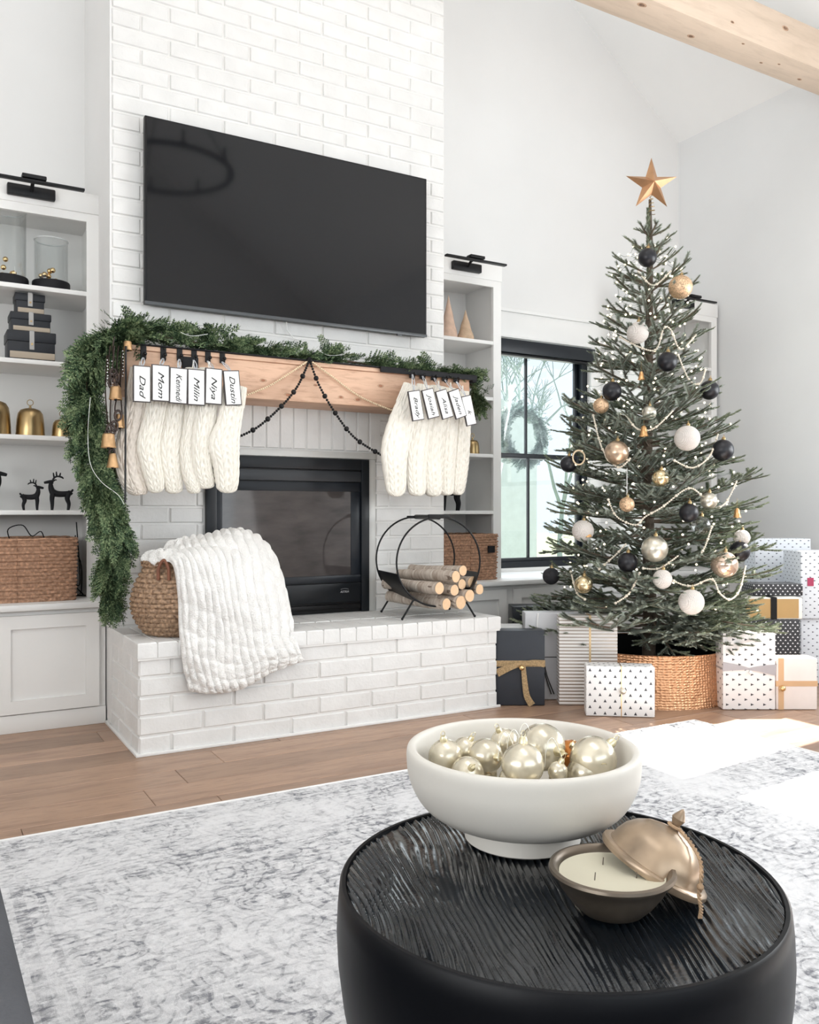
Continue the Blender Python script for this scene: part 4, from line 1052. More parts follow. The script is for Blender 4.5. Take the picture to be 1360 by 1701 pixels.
for P, Y, lab, k in SL_: stocking(P, Y, lab, (m_knit, m_knit_shade)[k], 'knit stockings at the left end of the mantel', seed=len(lab))
SR_ = [
 ([(684, 640, 13), (676, 672, 18), (666, 705, 22), (656, 745, 23), (655, 775, 20), (657, 800, 18), (657, 825, 8)], 3.585, 'cream cable knit stocking, leftmost of the right group'),
 ([(706, 640, 13), (702, 675, 17), (697, 710, 18), (692, 750, 19), (691, 785, 17), (692, 808, 16), (692, 824, 7)], 3.605, 'cream knit stocking, second from left in the right group'),
 ([(728, 642, 13), (725, 680, 16), (721, 715, 17), (718, 755, 17), (718, 785, 16), (719, 808, 15), (719, 825, 7)], 3.622, 'cream knit stocking, middle of the right group'),
 ([(748, 645, 12), (747, 685, 14), (744, 720, 15), (742, 760, 15), (741, 785, 14), (741, 808, 13), (741, 823, 6)], 3.638, 'cream knit stocking, fourth from left in the right group'),
 ([(768, 650, 10), (769, 690, 13), (767, 725, 14), (764, 760, 15), (762, 785, 14), (760, 806, 13), (758, 822, 6)], 3.652, 'cream knit stocking at the far right end of the mantel'),
]
for P, Y, lab in SR_: stocking(P, Y, lab, m_knit, 'knit stockings at the right end of the mantel', seed=len(lab))
m_tagw = M('tag_white', (.86, .86, .85), .55, vary=.02); m_tagf = M('tag_frame', (.07, .06, .06), .6, vary=.3, scale=40); m_ink = M('ink', (.02, .02, .02), .7)
m_ribg = M('grey_ribbon', (.52, .53, .56), .45, vary=.2, scale=80)
TXR = Matrix(((0, 1, 0), (0, 0, -1), (-1, 0, 0))).to_euler()
def name_tag(u, v, Y, wpx, hpx, tilt, word, lab, grp, hook, size=.034):
    c = W3(u, v, Y); s_ = c.x * .5 + c.y * .866; w, h = wpx * s_ / FPX / 2 / .93, hpx * s_ / FPX / 2
    t = thing('name_tag', lab, 'tag', c, group=grp, rot=(0, radians(tilt), 0))
    B(-w, w, -.004, .005, -h, h).build('frame', m_tagf, t, bevel=.0012)
    f = .0045; B(-w + f, w - f, -.0056, -.0035, -h + f, h - f).build('face', m_tagw, t, smooth=False)
    tx = text(word, size, t, (0.0, -.0062, -.006), TXR, m_ink, 'lettering', shear=.38, off=.0)
    wd_ = max(v_.co.x for v_ in tx.data.vertices) - min(v_.co.x for v_ in tx.data.vertices); tx.scale.x = min(1.5, (h * 2 - .034) / wd_)
    # ribbon up to its hook
    hk = W3(*hook); hk = Matrix.Rotation(-radians(tilt), 3, 'Y') @ (hk - c)
    top = Vector((0, -.004, h - .006)); mb = MB()
    for dx in (-.004, .004): mb.tube(spline([top, (top + hk) / 2 + Vector((dx * 1.6, -.003, 0)), hk + Vector((dx * .5, 0, 0))], 8), .0032, 6, flat=.3, up=(0, 1, 0))
    mb.build('ribbon', m_ribg, t)
    return t
def hook(u, v0, v1, Y0, lab, grp):
    a = W3(u, v0, Y0); b2 = W3(u, v1, Y0); t = thing('stocking_hook', lab, 'hook', a, group=grp)
    h = b2.z - a.z; zt = 1.652 - a.z
    mb = MB(); mb.box(-.012, .012, -.004, .001, h, zt + .004); mb.box(-.012, .012, -.004, .09, zt + .0, zt + .004); mb.build('strap', m_black, t, bevel=.001)
    MB().tube(spline([Vector((0, -.004, h + .01)), Vector((0, -.010, h - .004)), Vector((0, -.026, h - .006)), Vector((0, -.032, h + .012))], 14), .004, 8).build('prong', m_black, t)
    MB().ball((0, -.034, h + .016), .008, 12, 8).build('ball_end', m_black, t)
GL, GR = 'framed name tags at the left of the mantel', 'framed name tags at the right of the mantel'
ORD = ('first', 'second', 'third', 'fourth', 'fifth', 'sixth')
TL = [(235.5, 638, 27, 61, 0, 'Dad', 238), (266.5, 636.5, 27.5, 61, 0, 'Mom', 271), (296, 641, 28, 60, 1, 'Kennedi', 298), (325.5, 643.5, 27.5, 60, 0, 'Milin', 322), (354.5, 642, 27, 60, 1, 'Niya', 345), (385.5, 644.5, 26, 58, -5, 'Dustin', 369)]
for i, (u, v, w_, h_, ti, wd, hu) in enumerate(TL):
    name_tag(u, v, 3.515 + .004 * i, w_, h_, ti, wd, 'white framed name tag over the left stockings, %s from the left' % ORD[i], GL, (hu, 594 + i * 1.4, 3.62))
    hook(hu, 585 + i * 2, 596 + i * 1.5, 3.674, 'black metal stocking hook above the %s tag of the left group' % ORD[i], 'black stocking hooks')
TR_ = [(690.5, 673.8, 21.5, 50, -11, 'Brady', 683), (714.5, 670.5, 21.5, 49, -16, 'Josiah', 700), (737.5, 671.5, 21, 48, -18, 'Alisa', 719), (759, 671, 21, 48, -20, 'Jaden', 737), (778, 682, 19, 50, -14, '', 756)]
for i, (u, v, w_, h_, ti, wd, hu) in enumerate(TR_):
    lab = 'tilted white framed name tag over the right stockings, %s from the left' % ORD[i] if wd else 'rightmost framed tag partly hidden behind its neighbour'
    t = name_tag(u, v, 3.50 + .006 * i + (.03 if not wd else 0), w_, h_, ti, wd or 'k', lab, GR, (hu + 2, 622 + i * 3, 3.63), .028)
    hook(hu, 618 + i * 2, 628 + i * 1.8, 3.672, 'black metal stocking hook above the %s tag of the right group' % ORD[i] if wd else 'rightmost black stocking hook at the mantel end', 'black stocking hooks')
bx = thing('dark_block', 'small dark square block on the mantel face between two left stocking hooks', 'decoration', W3(316, 603, 3.665))
B(-.035, .035, -.004, .014, -.024, .026).build('block_body', m_blackmatte, bx, bevel=.003)

# ------------------------------------------------------------------ bead strands
def beads(name, lab, P, rs, m, cat='bead garland', step=None):
    t = thing(name, lab, cat, P[0]); o = P[0].copy() if hasattr(P[0], 'copy') else Vector(P[0])
    S_ = spline([Vector(p) - o for p in P], 400); ln = [0]
    for i in range(1, len(S_)): ln.append(ln[-1] + (S_[i] - S_[i - 1]).length)
    MB().tube(S_[::8] + [S_[-1]], .0012, 5).build('cord', m_black, t)
    mb = MB(); d = 0; k = 0; bi = 0
    while d < ln[-1]:
        while bi < len(ln) - 2 and ln[bi + 1] < d: bi += 1
        r = rs[k % len(rs)]; mb.ball(S_[bi], r, 8, 6); r2 = rs[(k + 1) % len(rs)]; d += r + r2 + .0004; k += 1
    mb.build('bead_string', m, t)
    return t
m_wb = M('pale_wood_bead', (.78, .62, .42), .5, vary=.1)
pk = W3(514, 598, 3.665)
beads('bead_garland', 'black bead garland falling left from the middle of the mantel', [pk, W3(495, 640, 3.645), W3(470, 672, 3.64), W3(430, 708, 3.63), W3(396, 726, 3.62)], [.0125] + [.0064] * 5, m_black)
beads('bead_garland', 'black bead garland falling right from the middle of the mantel', [pk, W3(530, 640, 3.645), W3(556, 685, 3.64), W3(590, 728, 3.63), W3(640, 760, 3.63)], [.0125] + [.0064] * 5, m_black)
beads('bead_garland', 'pale wooden bead string draped over the left mantel face', [pk, W3(478, 622, 3.668), W3(445, 642, 3.668), W3(405, 658, 3.665)], [.0048], m_wb)
beads('bead_garland', 'pale wooden bead string draped over the right mantel face', [pk, W3(548, 623, 3.668), W3(600, 660, 3.668), W3(662, 686, 3.66)], [.0048], m_wb)
kt = MB().ball(pk, .014, 12, 8, 1, .8, 1).build('bead_knot', m_black); tag(kt, 'black knot gathering the bead garlands at the mantel top edge', 'knot')
# black cord and cow bells at the left
cd2 = MB(); cd2.tube([W3(209, 575, 3.58), W3(208.5, 700, 3.58), W3(208, 835, 3.58)], .004, 8)
tag(cd2.build('hanging_cord', m_black), 'straight black cord hanging beside the leftmost stocking', 'cord')
bh = thing('bell_strand', 'rustic brass bells on dark leather straps hanging at the mantel left end', 'bells', W3(192, 575, 3.60))
o_ = W3(192, 575, 3.60); m_lea = M('dark_leather', (.045, .028, .022), .6, vary=.4, scale=50, bmp=.4)
mb = MB()
for (u, v0, v1, dy) in ((183, 575, 640, 0), (190, 575, 650, -.01), (197, 575, 640, .005), (203, 580, 700, 0), (178, 590, 705, .01), (186, 640, 735, .0), (194, 660, 700, 0), (184, 720, 745, -.005), (190, 560, 600, 0)):
    mb.tube(spline([W3(u, v0, 3.6 + dy) - o_, W3(u - 3, (v0 + v1) / 2, 3.595 + dy) - o_, W3(u + 1, v1, 3.6 + dy) - o_], 12), .0065, 7, flat=.4)
mb.build('leather_straps', m_lea, bh)
for (u, v, q) in ((187, 635, 10), (192, 628, 8), (184, 715, 10), (190, 708, 8), (196, 690, 8), (188, 620, 7), (180, 722, 7), (186, 752, 6)):
    MB().tube([W3(u + q * .7 * cos(a), v + q * sin(a), 3.585) - o_ for a in [k * 2 * pi / 14 for k in range(15)]], .005, 6, cap=False).build('leather_knot', m_lea, bh)
def cowbell(u, v0, v1, w0, w1, Y):
    a, b2 = W3(u, v0, Y), W3(u, v1, Y); s_ = a.x * .5 + a.y * .866; h = a.z - b2.z; r0, r1 = w0 * s_ / FPX / 2, w1 * s_ / FPX / 2
    x = MB().lathe([(0, h), (r0 * .8, h), (r0, h - .004), (r1 * .97, h * .12), (r1 * 1.04, .004), (r1, 0), (r1 * .93, .004), (r0 * .9, h * .9), (0, h * .93)], 24, Matrix.Translation(b2 - o_))
    b3 = x.build('bell', m_rust, bh); MB().ball(b2 - o_ + Vector((0, 0, .0)), .006, 10, 7).build('clapper', m_black, b3)
for a in ((192, 642, 664, 17, 21, 3.575), (180, 720, 744, 19, 24, 3.57), (199, 688, 711, 12, 16, 3.60), (187, 753, 777, 11, 19, 3.575), (212, 567, 582, 13, 15, 3.61)): cowbell(*a)
for j in range(3):
    mb = MB()
    for i in range(9): p = W3((178, 204, 186)[j] + (i % 2), (598, 583, 600)[j] + i * 5.2, 3.585); mb.ball(p - o_, .0032, 7, 5)
    mb.build('silver_beads', M('silver_bead', (.75, .75, .76), .25, .8), bh)

# ------------------------------------------------------------------ cedar garland
def frond(r, L):
    """one flat cedar spray along +x"""
    V = []; F = []
    def strip(p, d, n_, l, w):
        s_ = d.cross(n_).normalized() * w; k = len(V)
        V.extend([p - s_ * .6, p + s_ * .6, p + d * l * .55 + s_, p + d * l, p + d * l * .55 - s_]); F.append((k, k + 1, k + 2, k + 3, k + 4))
    X = Vector((1, 0, 0)); Z = Vector((0, 0, 1)); n = 9
    for i in range(n):
        f = i / n; p = X * L * f + Z * (-.25 * L * f * f)
        strip(p, X, Z, L / n * 1.5, .0016)
        for sg in (-1, 1):
            d = (X * .75 + Vector((0, sg, 0)) * (.75) + Z * r.uniform(-.25, .3)).normalized(); l = L * .42 * (1 - f * .75) * r.uniform(.8, 1.15); nn = Z + Vector((r.uniform(-.4, .4), r.uniform(-.4, .4), 0))
            m_ = max(2, int(l / .009))
            for j in range(m_):
                q = p + d * l * j / m_; strip(q, (d + Vector((r.uniform(-.2, .2), r.uniform(-.2, .2), r.uniform(-.2, .2)))).normalized(), nn, l / m_ * 1.5, .0021)
                for s2 in (-1, 1):
                    e = (d + d.cross(Z) * s2 * .85 + Z * r.uniform(-.3, .3)).normalized(); strip(q, e, nn, .014 * (1 - j / m_ * .4), .0027)
    return V, F
def foliage_mat(name, cols, rough=.7, back=None):
    m, nt, b = base(name, cols[1], rough, spec=.25)
    n = nd(nt, 'ShaderNodeTexNoise', Vector=coords(nt), Scale=16.0, Detail=3.0); gi = nt.nodes.new('ShaderNodeNewGeometry')
    c = ramp(nt, mth(nt, 'ADD', mth(nt, 'MULTIPLY', n.outputs[0], .62), mth(nt, 'MULTIPLY', gi.outputs['Random Per Island'], .38)), [(.32, cols[0]), (.5, cols[1]), (.68, cols[2])])
    if back:
        g = nt.nodes.new('ShaderNodeNewGeometry'); c = mixc(nt, mth(nt, 'MULTIPLY', g.outputs['Backfacing'], .7), c, back)
    nt.links.new(c, b.inputs['Base Color']); b.inputs['Transmission Weight'].default_value = 0
    return m
m_cedar = foliage_mat('cedar_green', [(.022, .045, .025), (.085, .14, .065), (.26, .33, .17)])
rg_ = random.Random(21); fr_var = [frond(rg_, .10 + .012 * k) for k in range(6)]
def spray(mb, p, d, roll, sc, k):
    V, F = fr_var[k % 6]; q = d.to_track_quat('X', 'Z').to_matrix().to_4x4(); mt = Matrix.Translation(p) @ q @ Matrix.Rotation(roll, 4, 'X') @ Matrix.Scale(sc, 4)
    mb.add(V, F, mt)
ga = thing('cedar_garland', 'green cedar garland over the mantel, hanging long down its left side', 'garland', (.75, 3.75, 1.66))
GO = Vector((.75, 3.75, 1.66)); Rg = random.Random(8)
top = [(.70, 3.74, 1.70), (.85, 3.75, 1.715), (1.1, 3.76, 1.70), (1.35, 3.77, 1.695), (1.6, 3.75, 1.675), (1.8, 3.76, 1.685), (2.05, 3.77, 1.675), (2.3, 3.78, 1.67), (2.48, 3.75, 1.655), (2.55, 3.74, 1.60), (2.58, 3.72, 1.50)]
Pt = spline(top, 120); mb = MB()
for i in range(430):
    t = Rg.random() ** 1.12; k = int(t * 118); p = Pt[k]; d0 = (Pt[k + 1] - Pt[k]).normalized()
    thick = .034 * (1.25 - .75 * min(1, t * 1.2)); 
    a = Rg.uniform(0, 2 * pi); off = Vector((Rg.uniform(-.02, .02), cos(a), sin(a) * .75)) * thick * Rg.random()
    d = (d0 * Rg.choice([1, 1, 1, -.4]) + Vector((0, cos(a) * .9 - .25, sin(a) * .65 + .05))).normalized()
    q = p + off; q.z = max(q.z, 1.664) if t < .88 else q.z; 
    if q.z < 1.70 and d.z < -.15 and t < .88 and q.y > 3.70: d.z = abs(d.z) * .4; d.normalize()
    spray(mb, q - GO, d, Rg.uniform(-1, 1), Rg.uniform(.65, 1.0) * (1.1 - .3 * t), i)
f1 = mb.build('foliage', m_cedar, ga, smooth=False); f1['kind'] = 'stuff'
dp = [W3(u, v, Y) for u, v, Y in ((212, 556, 3.72), (178, 565, 3.70), (150, 600, 3.68), (142, 660, 3.66), (148, 720, 3.66), (160, 775, 3.66), (176, 830, 3.66), (188, 880, 3.67), (186, 930, 3.68), (182, 970, 3.68), (188, 1015, 3.68))]
Pd = spline(dp, 160); mb = MB()
wd = lambda t: .060 if t < .55 else .060 - .045 * (t - .55) / .45
for i in range(540):
    t = Rg.random(); k = int(t * 158); p = Pd[k]; d0 = (Pd[k + 1] - Pd[k]).normalized(); a = Rg.uniform(0, 2 * pi)
    w = wd(t); sd_ = Vector((cos(a), sin(a) * .8, .2 * sin(2 * a)))
    q = p + sd_ * w * Rg.random() * .9; q.y = min(q.y, 3.86)
    d = (d0 * .9 + sd_ * .75 + Vector((0, 0, -.25))).normalized()
    spray(mb, q - GO, d, Rg.uniform(-1.5, 1.5), Rg.uniform(.65, 1.05) * (1 - .3 * max(0, t - .6) / .4), i)
f2 = mb.build('foliage', m_cedar, ga, smooth=False); f2['kind'] = 'stuff'
mb = MB(); mb.tube([p - GO for p in Pt[:-12:5]], .005, 6); mb.tube([p - GO for p in Pd[::8]], .005, 6); mb.build('stem', M('stem_brown', (.10, .06, .04), .8), ga)
wl = MB(); wl.tube(spline([W3(u, v, 3.575) for u, v in ((150, 660), (146, 720), (150, 770), (168, 800), (196, 822), (206, 838))], 40), .0012, 5); wl.tube(spline([W3(u, v, 3.66) for u, v in ((300, 552), (318, 558), (345, 555))], 16), .0012, 5); wl.tube(spline([W3(u, v, 3.68) for u, v in ((520, 575), (545, 590), (575, 588))], 16), .0012, 5)
tag(wl.build('fairy_light_wire', M('clear_wire', (.75, .78, .75), .3)), 'thin pale fairy light wire wound through the cedar garland', 'wire')

# ------------------------------------------------------------------ wreath outside the window
wc = W3(868, 722, 4.72); wr = thing('window_wreath', 'round grey green wreath hanging against the upper window sash', 'wreath', wc)
mb = MB(); Rw = random.Random(2)
for i in range(260):
    a = 2 * pi * i / 260; c = Vector((.165 * cos(a), 0, .165 * sin(a))); tn = Vector((-sin(a), 0, cos(a)))
    d = (tn * -.8 + Vector((cos(a), 0, sin(a))) * Rw.uniform(-.7, .9) + Vector((0, Rw.uniform(-.5, .5), 0))).normalized(); spray(mb, c, d, Rw.uniform(-1, 1), .75, i)
mb.tube([(.165 * cos(a), 0, .165 * sin(a)) for a in [k * 2 * pi / 40 for k in range(41)]], .008, 6, cap=False)
mb.build('foliage', foliage_mat('dusty_green', [(.28, .38, .37), (.45, .56, .55), (.65, .74, .73)]), wr, smooth=False)['kind'] = 'stuff'
# pale bare trees far outside
for i, (x_, y_, h_, lab) in enumerate(((9.5, 13, 5.5, 'pale bare tree beyond the lawn seen through the left panes'), (11.8, 14, 4.8, 'pale bare tree beyond the lawn seen through the right panes'))):
    t = thing('bare_tree', lab, 'tree', (x_, y_, -.6)); Rb = random.Random(i + 30); mb = MB()
    def grow(p, d, l, r, dep):
        q = p + d * l; mb.tube([p, (p + q) / 2 + Vector((Rb.uniform(-.05, .05), 0, 0)) * l, q], [r, r * .85, r * .65], 5)
        if dep:
            for _ in range(3): grow(q, (d + Vector((Rb.uniform(-.8, .8), Rb.uniform(-.8, .8), Rb.uniform(-.2, .5)))).normalized(), l * .68, r * .6, dep - 1)
    grow(Vector((0, 0, 0)), Vector((0, 0, 1)), h_ * .33, .07, 5); mb.build('branches', M('pale_bark', (.22, .28, .27), .8), t)

# ------------------------------------------------------------------ the Christmas tree
AX, AY = 3.345, 3.275
RT = [(.30, .60), (.42, .62), (.70, .52), (.95, .50), (1.27, .46), (1.50, .39), (1.74, .30), (2.0, .235), (2.22, .205), (2.38, .11), (2.56, .02)]
def RZ(z):
    if z <= RT[0][0]: return RT[0][1]
    for (a, r0), (b2, r1) in zip(RT, RT[1:]):
        if z <= b2: return r0 + (r1 - r0) * (z - a) / (b2 - a)
    return .02
tree = thing('christmas_tree', 'tall sparse decorated fir tree standing in a hammered copper collar', 'tree', (AX, AY, 0))
MB().tube([(0, 0, .04), (.01, 0, .5), (.0, .01, 1.2), (.005, 0, 1.9), (.01, -.005, 2.35), (.012, 0, 2.60)], [.036, .034, .028, .022, .013, .007], 14).build('trunk', M('fir_trunk', (.10, .075, .055), .9, vary=.4, scale=30, bmp=.8, bscale=60, bdist=.01), tree)
m_ndl = foliage_mat('fir_needles', [(.06, .085, .05), (.19, .225, .14), (.40, .42, .30)], .6, back=(.38, .43, .38))
m_twig = M('fir_twig', (.15, .11, .08), .9)
def twig(V, F, TW, p, d, l, r, dens=1500, up=Vector((0, 0, 1)), curve=.12, nl=.0185):
    """needles round a stem p -> p + d*l"""
    nseg = 4; pts = []
    for i in range(nseg + 1):
        f = i / nseg; pts.append(p + d * l * f + up * (curve * l * f * f))
    TW.tube(pts, [.0028 * (1 - .5 * i / nseg) for i in range(nseg + 1)], 4, cap=False)
    n = max(6, int(l * dens)); side = d.cross(up).normalized()
    for i in range(n):
        f = (i + r.random()) / n; q = p + d * l * f + up * (curve * l * f * f)
        a = r.uniform(-.35, pi + .35); o = side * cos(a) + up * sin(a) * .8
        e = (d * .85 + o * r.uniform(.6, 1.0)).normalized(); L = nl * r.uniform(.75, 1.15) * (1 if f < .92 else .8)
        w = e.cross(o).normalized() if e.cross(o).length > 1e-4 else side; w = w * .0020
        k = len(V); V.append(q - w); V.append(q + w); V.append(q + e * L); F.append((k, k + 1, k + 2))
    k = len(V)
    return pts[-1]
def branch_mesh(L, seed):
    r = random.Random(seed); V = []; F = []; TW = MB(); X = Vector((1, 0, 0)); Z = Vector((0, 0, 1))
    TW.tube([X * L * f + Z * (.10 * L * f * f) for f in (0, .25, .5, .75, .97)], [.0065 * (L / .5) ** .5, .0055, .0045, .0035, .002], 5, cap=False)
    start = .22 if L > .2 else .1
    twig(V, F, TW, X * L * start, X, L * (1 - start), r, 1500, curve=.10)
    k = 0; s = L * start
    while s < L * .92:
        f = s / L; sg = 1 if k % 2 else -1
        l = min(.30, L * .58) * (1 - .62 * f) * r.uniform(.8, 1.15)
        p = X * s + Z * (.10 * L * f * f); d = (X * .78 + Vector((0, sg, 0)) * .72 + Z * r.uniform(-.12, .22)).normalized()
        twig(V, F, TW, p, d, l, r, 1500)
        if l > .09:
            for j in range(1 if l < .15 else 3):
                g = .32 + .22 * j; s2 = 1 if j % 2 else -1
                d2 = (d * .8 + d.cross(Z) * s2 * .7 + Z * r.uniform(-.1, .25)).normalized()
                twig(V, F, TW, p + d * l * g + Z * .12 * l * g * g, d2, l * .42 * r.uniform(.8, 1.1), r, 1500)
        s += .034 + .020 * L; k += 1
    TW.mi = 0; n0 = len(TW.f); TW.add(V, F, None, 1); 
    me = TW.mesh('branch', [m_twig, m_ndl], False); return me
bms = {}
LS = [.10, .16, .24, .33, .43, .53]
for i, L in enumerate(LS): bms[L] = [branch_mesh(L, 100 + i * 10 + j) for j in range(3)]
Rt = random.Random(77); nb = 0; z = .36; ang = 0
zs = []
while z < 2.50:
    nw = 10 if z < .6 else 8 if z < 1.5 else 6 if z < 2.1 else 4
    for k in range(nw): zs.append(z + Rt.uniform(-.018, .018))
    z += .125 - .045 * (z / 2.5)
for z in zs:
    ang += 2.39996 + Rt.uniform(-.2, .2); R_z = RZ(z) * Rt.uniform(.72, 1.10) + .02
    f = (z - .3) / 2.25
    el = radians(-4 + 30 * f + Rt.uniform(-7, 7)); 
    L0 = R_z / max(.5, cos(el)); L = min(LS, key=lambda q: abs(q - L0)); me = bms[L][Rt.randrange(3)]
    zb = z - L0 * sin(el) * .55 - .02
    inst(me, 'branch', tree, (.01 * cos(ang), .01 * sin(ang), max(.29, zb)), (Rt.uniform(-.35, .35), -el, ang), (L0 / L,) * 3)
    nb += 1
for i in range(46):
    z = Rt.uniform(.42, 1.75); ang = Rt.uniform(0, 2 * pi); L0 = RZ(z) * Rt.uniform(.42, .68); L = min(LS, key=lambda q: abs(q - L0))
    inst(bms[L][Rt.randrange(3)], 'branch', tree, (0, 0, z), (Rt.uniform(-.6, .6), -radians(Rt.uniform(-5, 30)), ang), (L0 / L,) * 3); nb += 1
# hand placed long tips that break the outline (u, v of the tip)
for (u, v, zb, L) in ((1288, 1030, -.46, .6), (1262, 1052, -.44, .6), (1225, 1066, -.46, .6), (1175, 1072, -.44, .55), (1120, 1080, -.42, .5), (1245, 1012, -.55, .55), (1200, 1040, -.52, .5), (888, 985, .40, .6), (1285, 1028, .36, .62), (1240, 1058, .36, .5), (922, 800, .98, .55), (1236, 752, 1.18, .5), (1247, 855, .86, .5), (1012, 447, 2.16, .24), (1158, 465, 2.14, .23), (932, 683, 1.40, .45), (1205, 640, 1.54, .38), (990, 590, 1.70, .3)):
    t_ = (u - U0) / FPX; s_ = 4.48 if zb > 0 else 4.12; zb = abs(zb); dx = (.5 + .866 * t_) * s_ - AX; dy = (.866 - .5 * t_) * s_ - AY; zt = CAMH + (V0 - v) / FPX * s_
    hz = sqrt(dx * dx + dy * dy); el = atan2(zt - zb - .17 * min(hz, L + .1), hz); LL = min(hz, L + .1) / cos(el) * .93; Lk = min(LS, key=lambda q: abs(q - LL))
    inst(bms[Lk][nb % 3], 'branch', tree, (0, 0, zb), (0, -el, atan2(dy, dx)), (LL / Lk,) * 3); nb += 1
V, F, TW = [], [], MB(); rr2 = random.Random(5)
twig(V, F, TW, Vector((.005, 0, 2.05)), Vector((0, 0, 1)), .50, rr2, 1400, up=Vector((1, 0, 0)), curve=.0)
V2 = [Vector((x_, y_, z_)) for x_, y_, z_ in V]
for k in range(2): 
    a = 2.1 * (k + 1); mt = Matrix.Rotation(a, 4, 'Z'); n0 = len(V)
    base_n = len(V2); V += [mt @ p for p in V2[:base_n]]; F += [tuple(i + n0 for i in f_) for f_ in F[:len(V2) // 3]]
TW.add(V, F, None, 1); o = bpy.data.objects.new('leader_shoot', TW.mesh('leader', [m_twig, m_ndl], False)); C.objects.link(o); o.parent = tree
print('branches', nb, sum(len(m.polygons) for l in bms.values() for m in l))
# stand and collar
MB().lathe([(0, .02), (.10, .02), (.10, .10), (.07, .16), (.055, .16), (.05, .04), (0, .04)], 24).build('stand', m_black, tree)
def copper():
    m, nt, b = base('hammered_copper', (.66, .36, .20), .33, .75)
    v = nd(nt, 'ShaderNodeTexVoronoi', Vector=coords(nt, 'Object', (1, 1, 1.3)), Scale=62.0, Randomness=.35)
    bump(nt, b, v.outputs['Distance'], .9, .008); n = nd(nt, 'ShaderNodeTexNoise', Vector=coords(nt), Scale=3.0)
    nt.links.new(ramp(nt, n.outputs[0], [(.3, (.60, .32, .17)), (.7, (.74, .43, .25))]), b.inputs['Base Color']); return m
co_ = thing('tree_collar', 'round hammered copper collar around the foot of the fir', 'tree collar', (AX, AY, 0))
MB().lathe([(.418, .001), (.416, .006), (.405, .13), (.398, .250), (.400, .256), (.394, .256), (.395, .25), (.402, .13), (.413, .004)], 96, closed=True).build('copper_wall', copper(), co_)
MB().lathe([(.391, .252), (.392, .13), (.400, .008), (0, .004)], 64).build('black_lining', m_black, co_)
# star
st = thing('tree_star', 'faceted copper star on the tree top', 'star', (AX + .012, AY - .01, 2.675), rot=(0, 0, radians(-28)))
mb = MB(); RO, RI2 = .143, .052; P = []
for i in range(10):
    a = pi / 2 + i * pi / 5; r = RO if i % 2 == 0 else RI2; P.append((r * cos(a), 0, r * sin(a)))
mb.add(P + [(0, -.052, 0), (0, .052, 0)], [(i, (i + 1) % 10, 10) for i in range(10)] + [((i + 1) % 10, i, 11) for i in range(10)])
mb.build('star_body', m_copper, st, smooth=False)
MB().tube([(.020 * (1 - i / 90) * cos(i * .5) + .0, .020 * (1 - i / 90) * sin(i * .5), -.155 + i * .0016) for i in range(70)], .002, 5).build('wire_coil', m_brass, st)
def TP(u, v, k=.92, Sc=None):
    """first point of the sight line that meets the tree's outer shell"""
    t_ = (u - U0) / FPX; q = (V0 - v) / FPX; dx, dy = .5 + .866 * t_, .866 - .5 * t_
    best = None; s = 3.6
    while s < 4.6:
        x, y, z = dx * s, dy * s, CAMH + q * s; d = sqrt((x - AX) ** 2 + (y - AY) ** 2)
        if d <= RZ(z) * k: return Vector((x, y, z))
        if best is None or d < best[0]: best = (d, Vector((x, y, z)))
        s += .01
    return best[1]
def omat(kind):
    if kind in m_bub: return m_bub[kind]
    if kind == 'black': m = M('matte_black_ball', (.006, .006, .010), .36, vary=.1, spec=.5)
    if kind == 'fuzzy': m = M('glitter_black', (.012, .012, .016), .6, vary=.6, scale=300, bmp=.9, bscale=500, bdist=.003)
    if kind == 'bronze': m = bauble_mat('bronze_ball', (.62, .46, .33), .3, .85, .15)
    if kind == 'glit': m = bauble_mat('gold_glitter', (.72, .50, .32), .5, .7, .3, 120)
    if kind == 'gold': m = bauble_mat('gold_ball', (.78, .64, .40), .22, .9, .15)
    if kind == 'silver': m = bauble_mat('silver_gold_ball', (.70, .66, .56), .3, .8, .22)
    if kind == 'rose': m = bauble_mat('rose_glass', (.80, .62, .50), .15, .75, .2)
    if kind == 'white':
        m, nt, b = base('white_ribbed_ball', (.80, .74, .69), .7)
        w = nt.nodes.new('ShaderNodeTexWave'); nt.links.new(coords(nt), w.inputs[0]); w.inputs['Scale'].default_value = 70; w.bands_direction = 'Z'
        w2 = nt.nodes.new('ShaderNodeTexWave'); nt.links.new(coords(nt), w2.inputs[0]); w2.inputs['Scale'].default_value = 55; w2.bands_direction = 'X'
        bump(nt, b, mth(nt, 'ADD', w.outputs[1], w2.outputs[1]), .6, .004)
    if kind == 'clear': m = m_glassw
    m_bub[kind] = m; return m
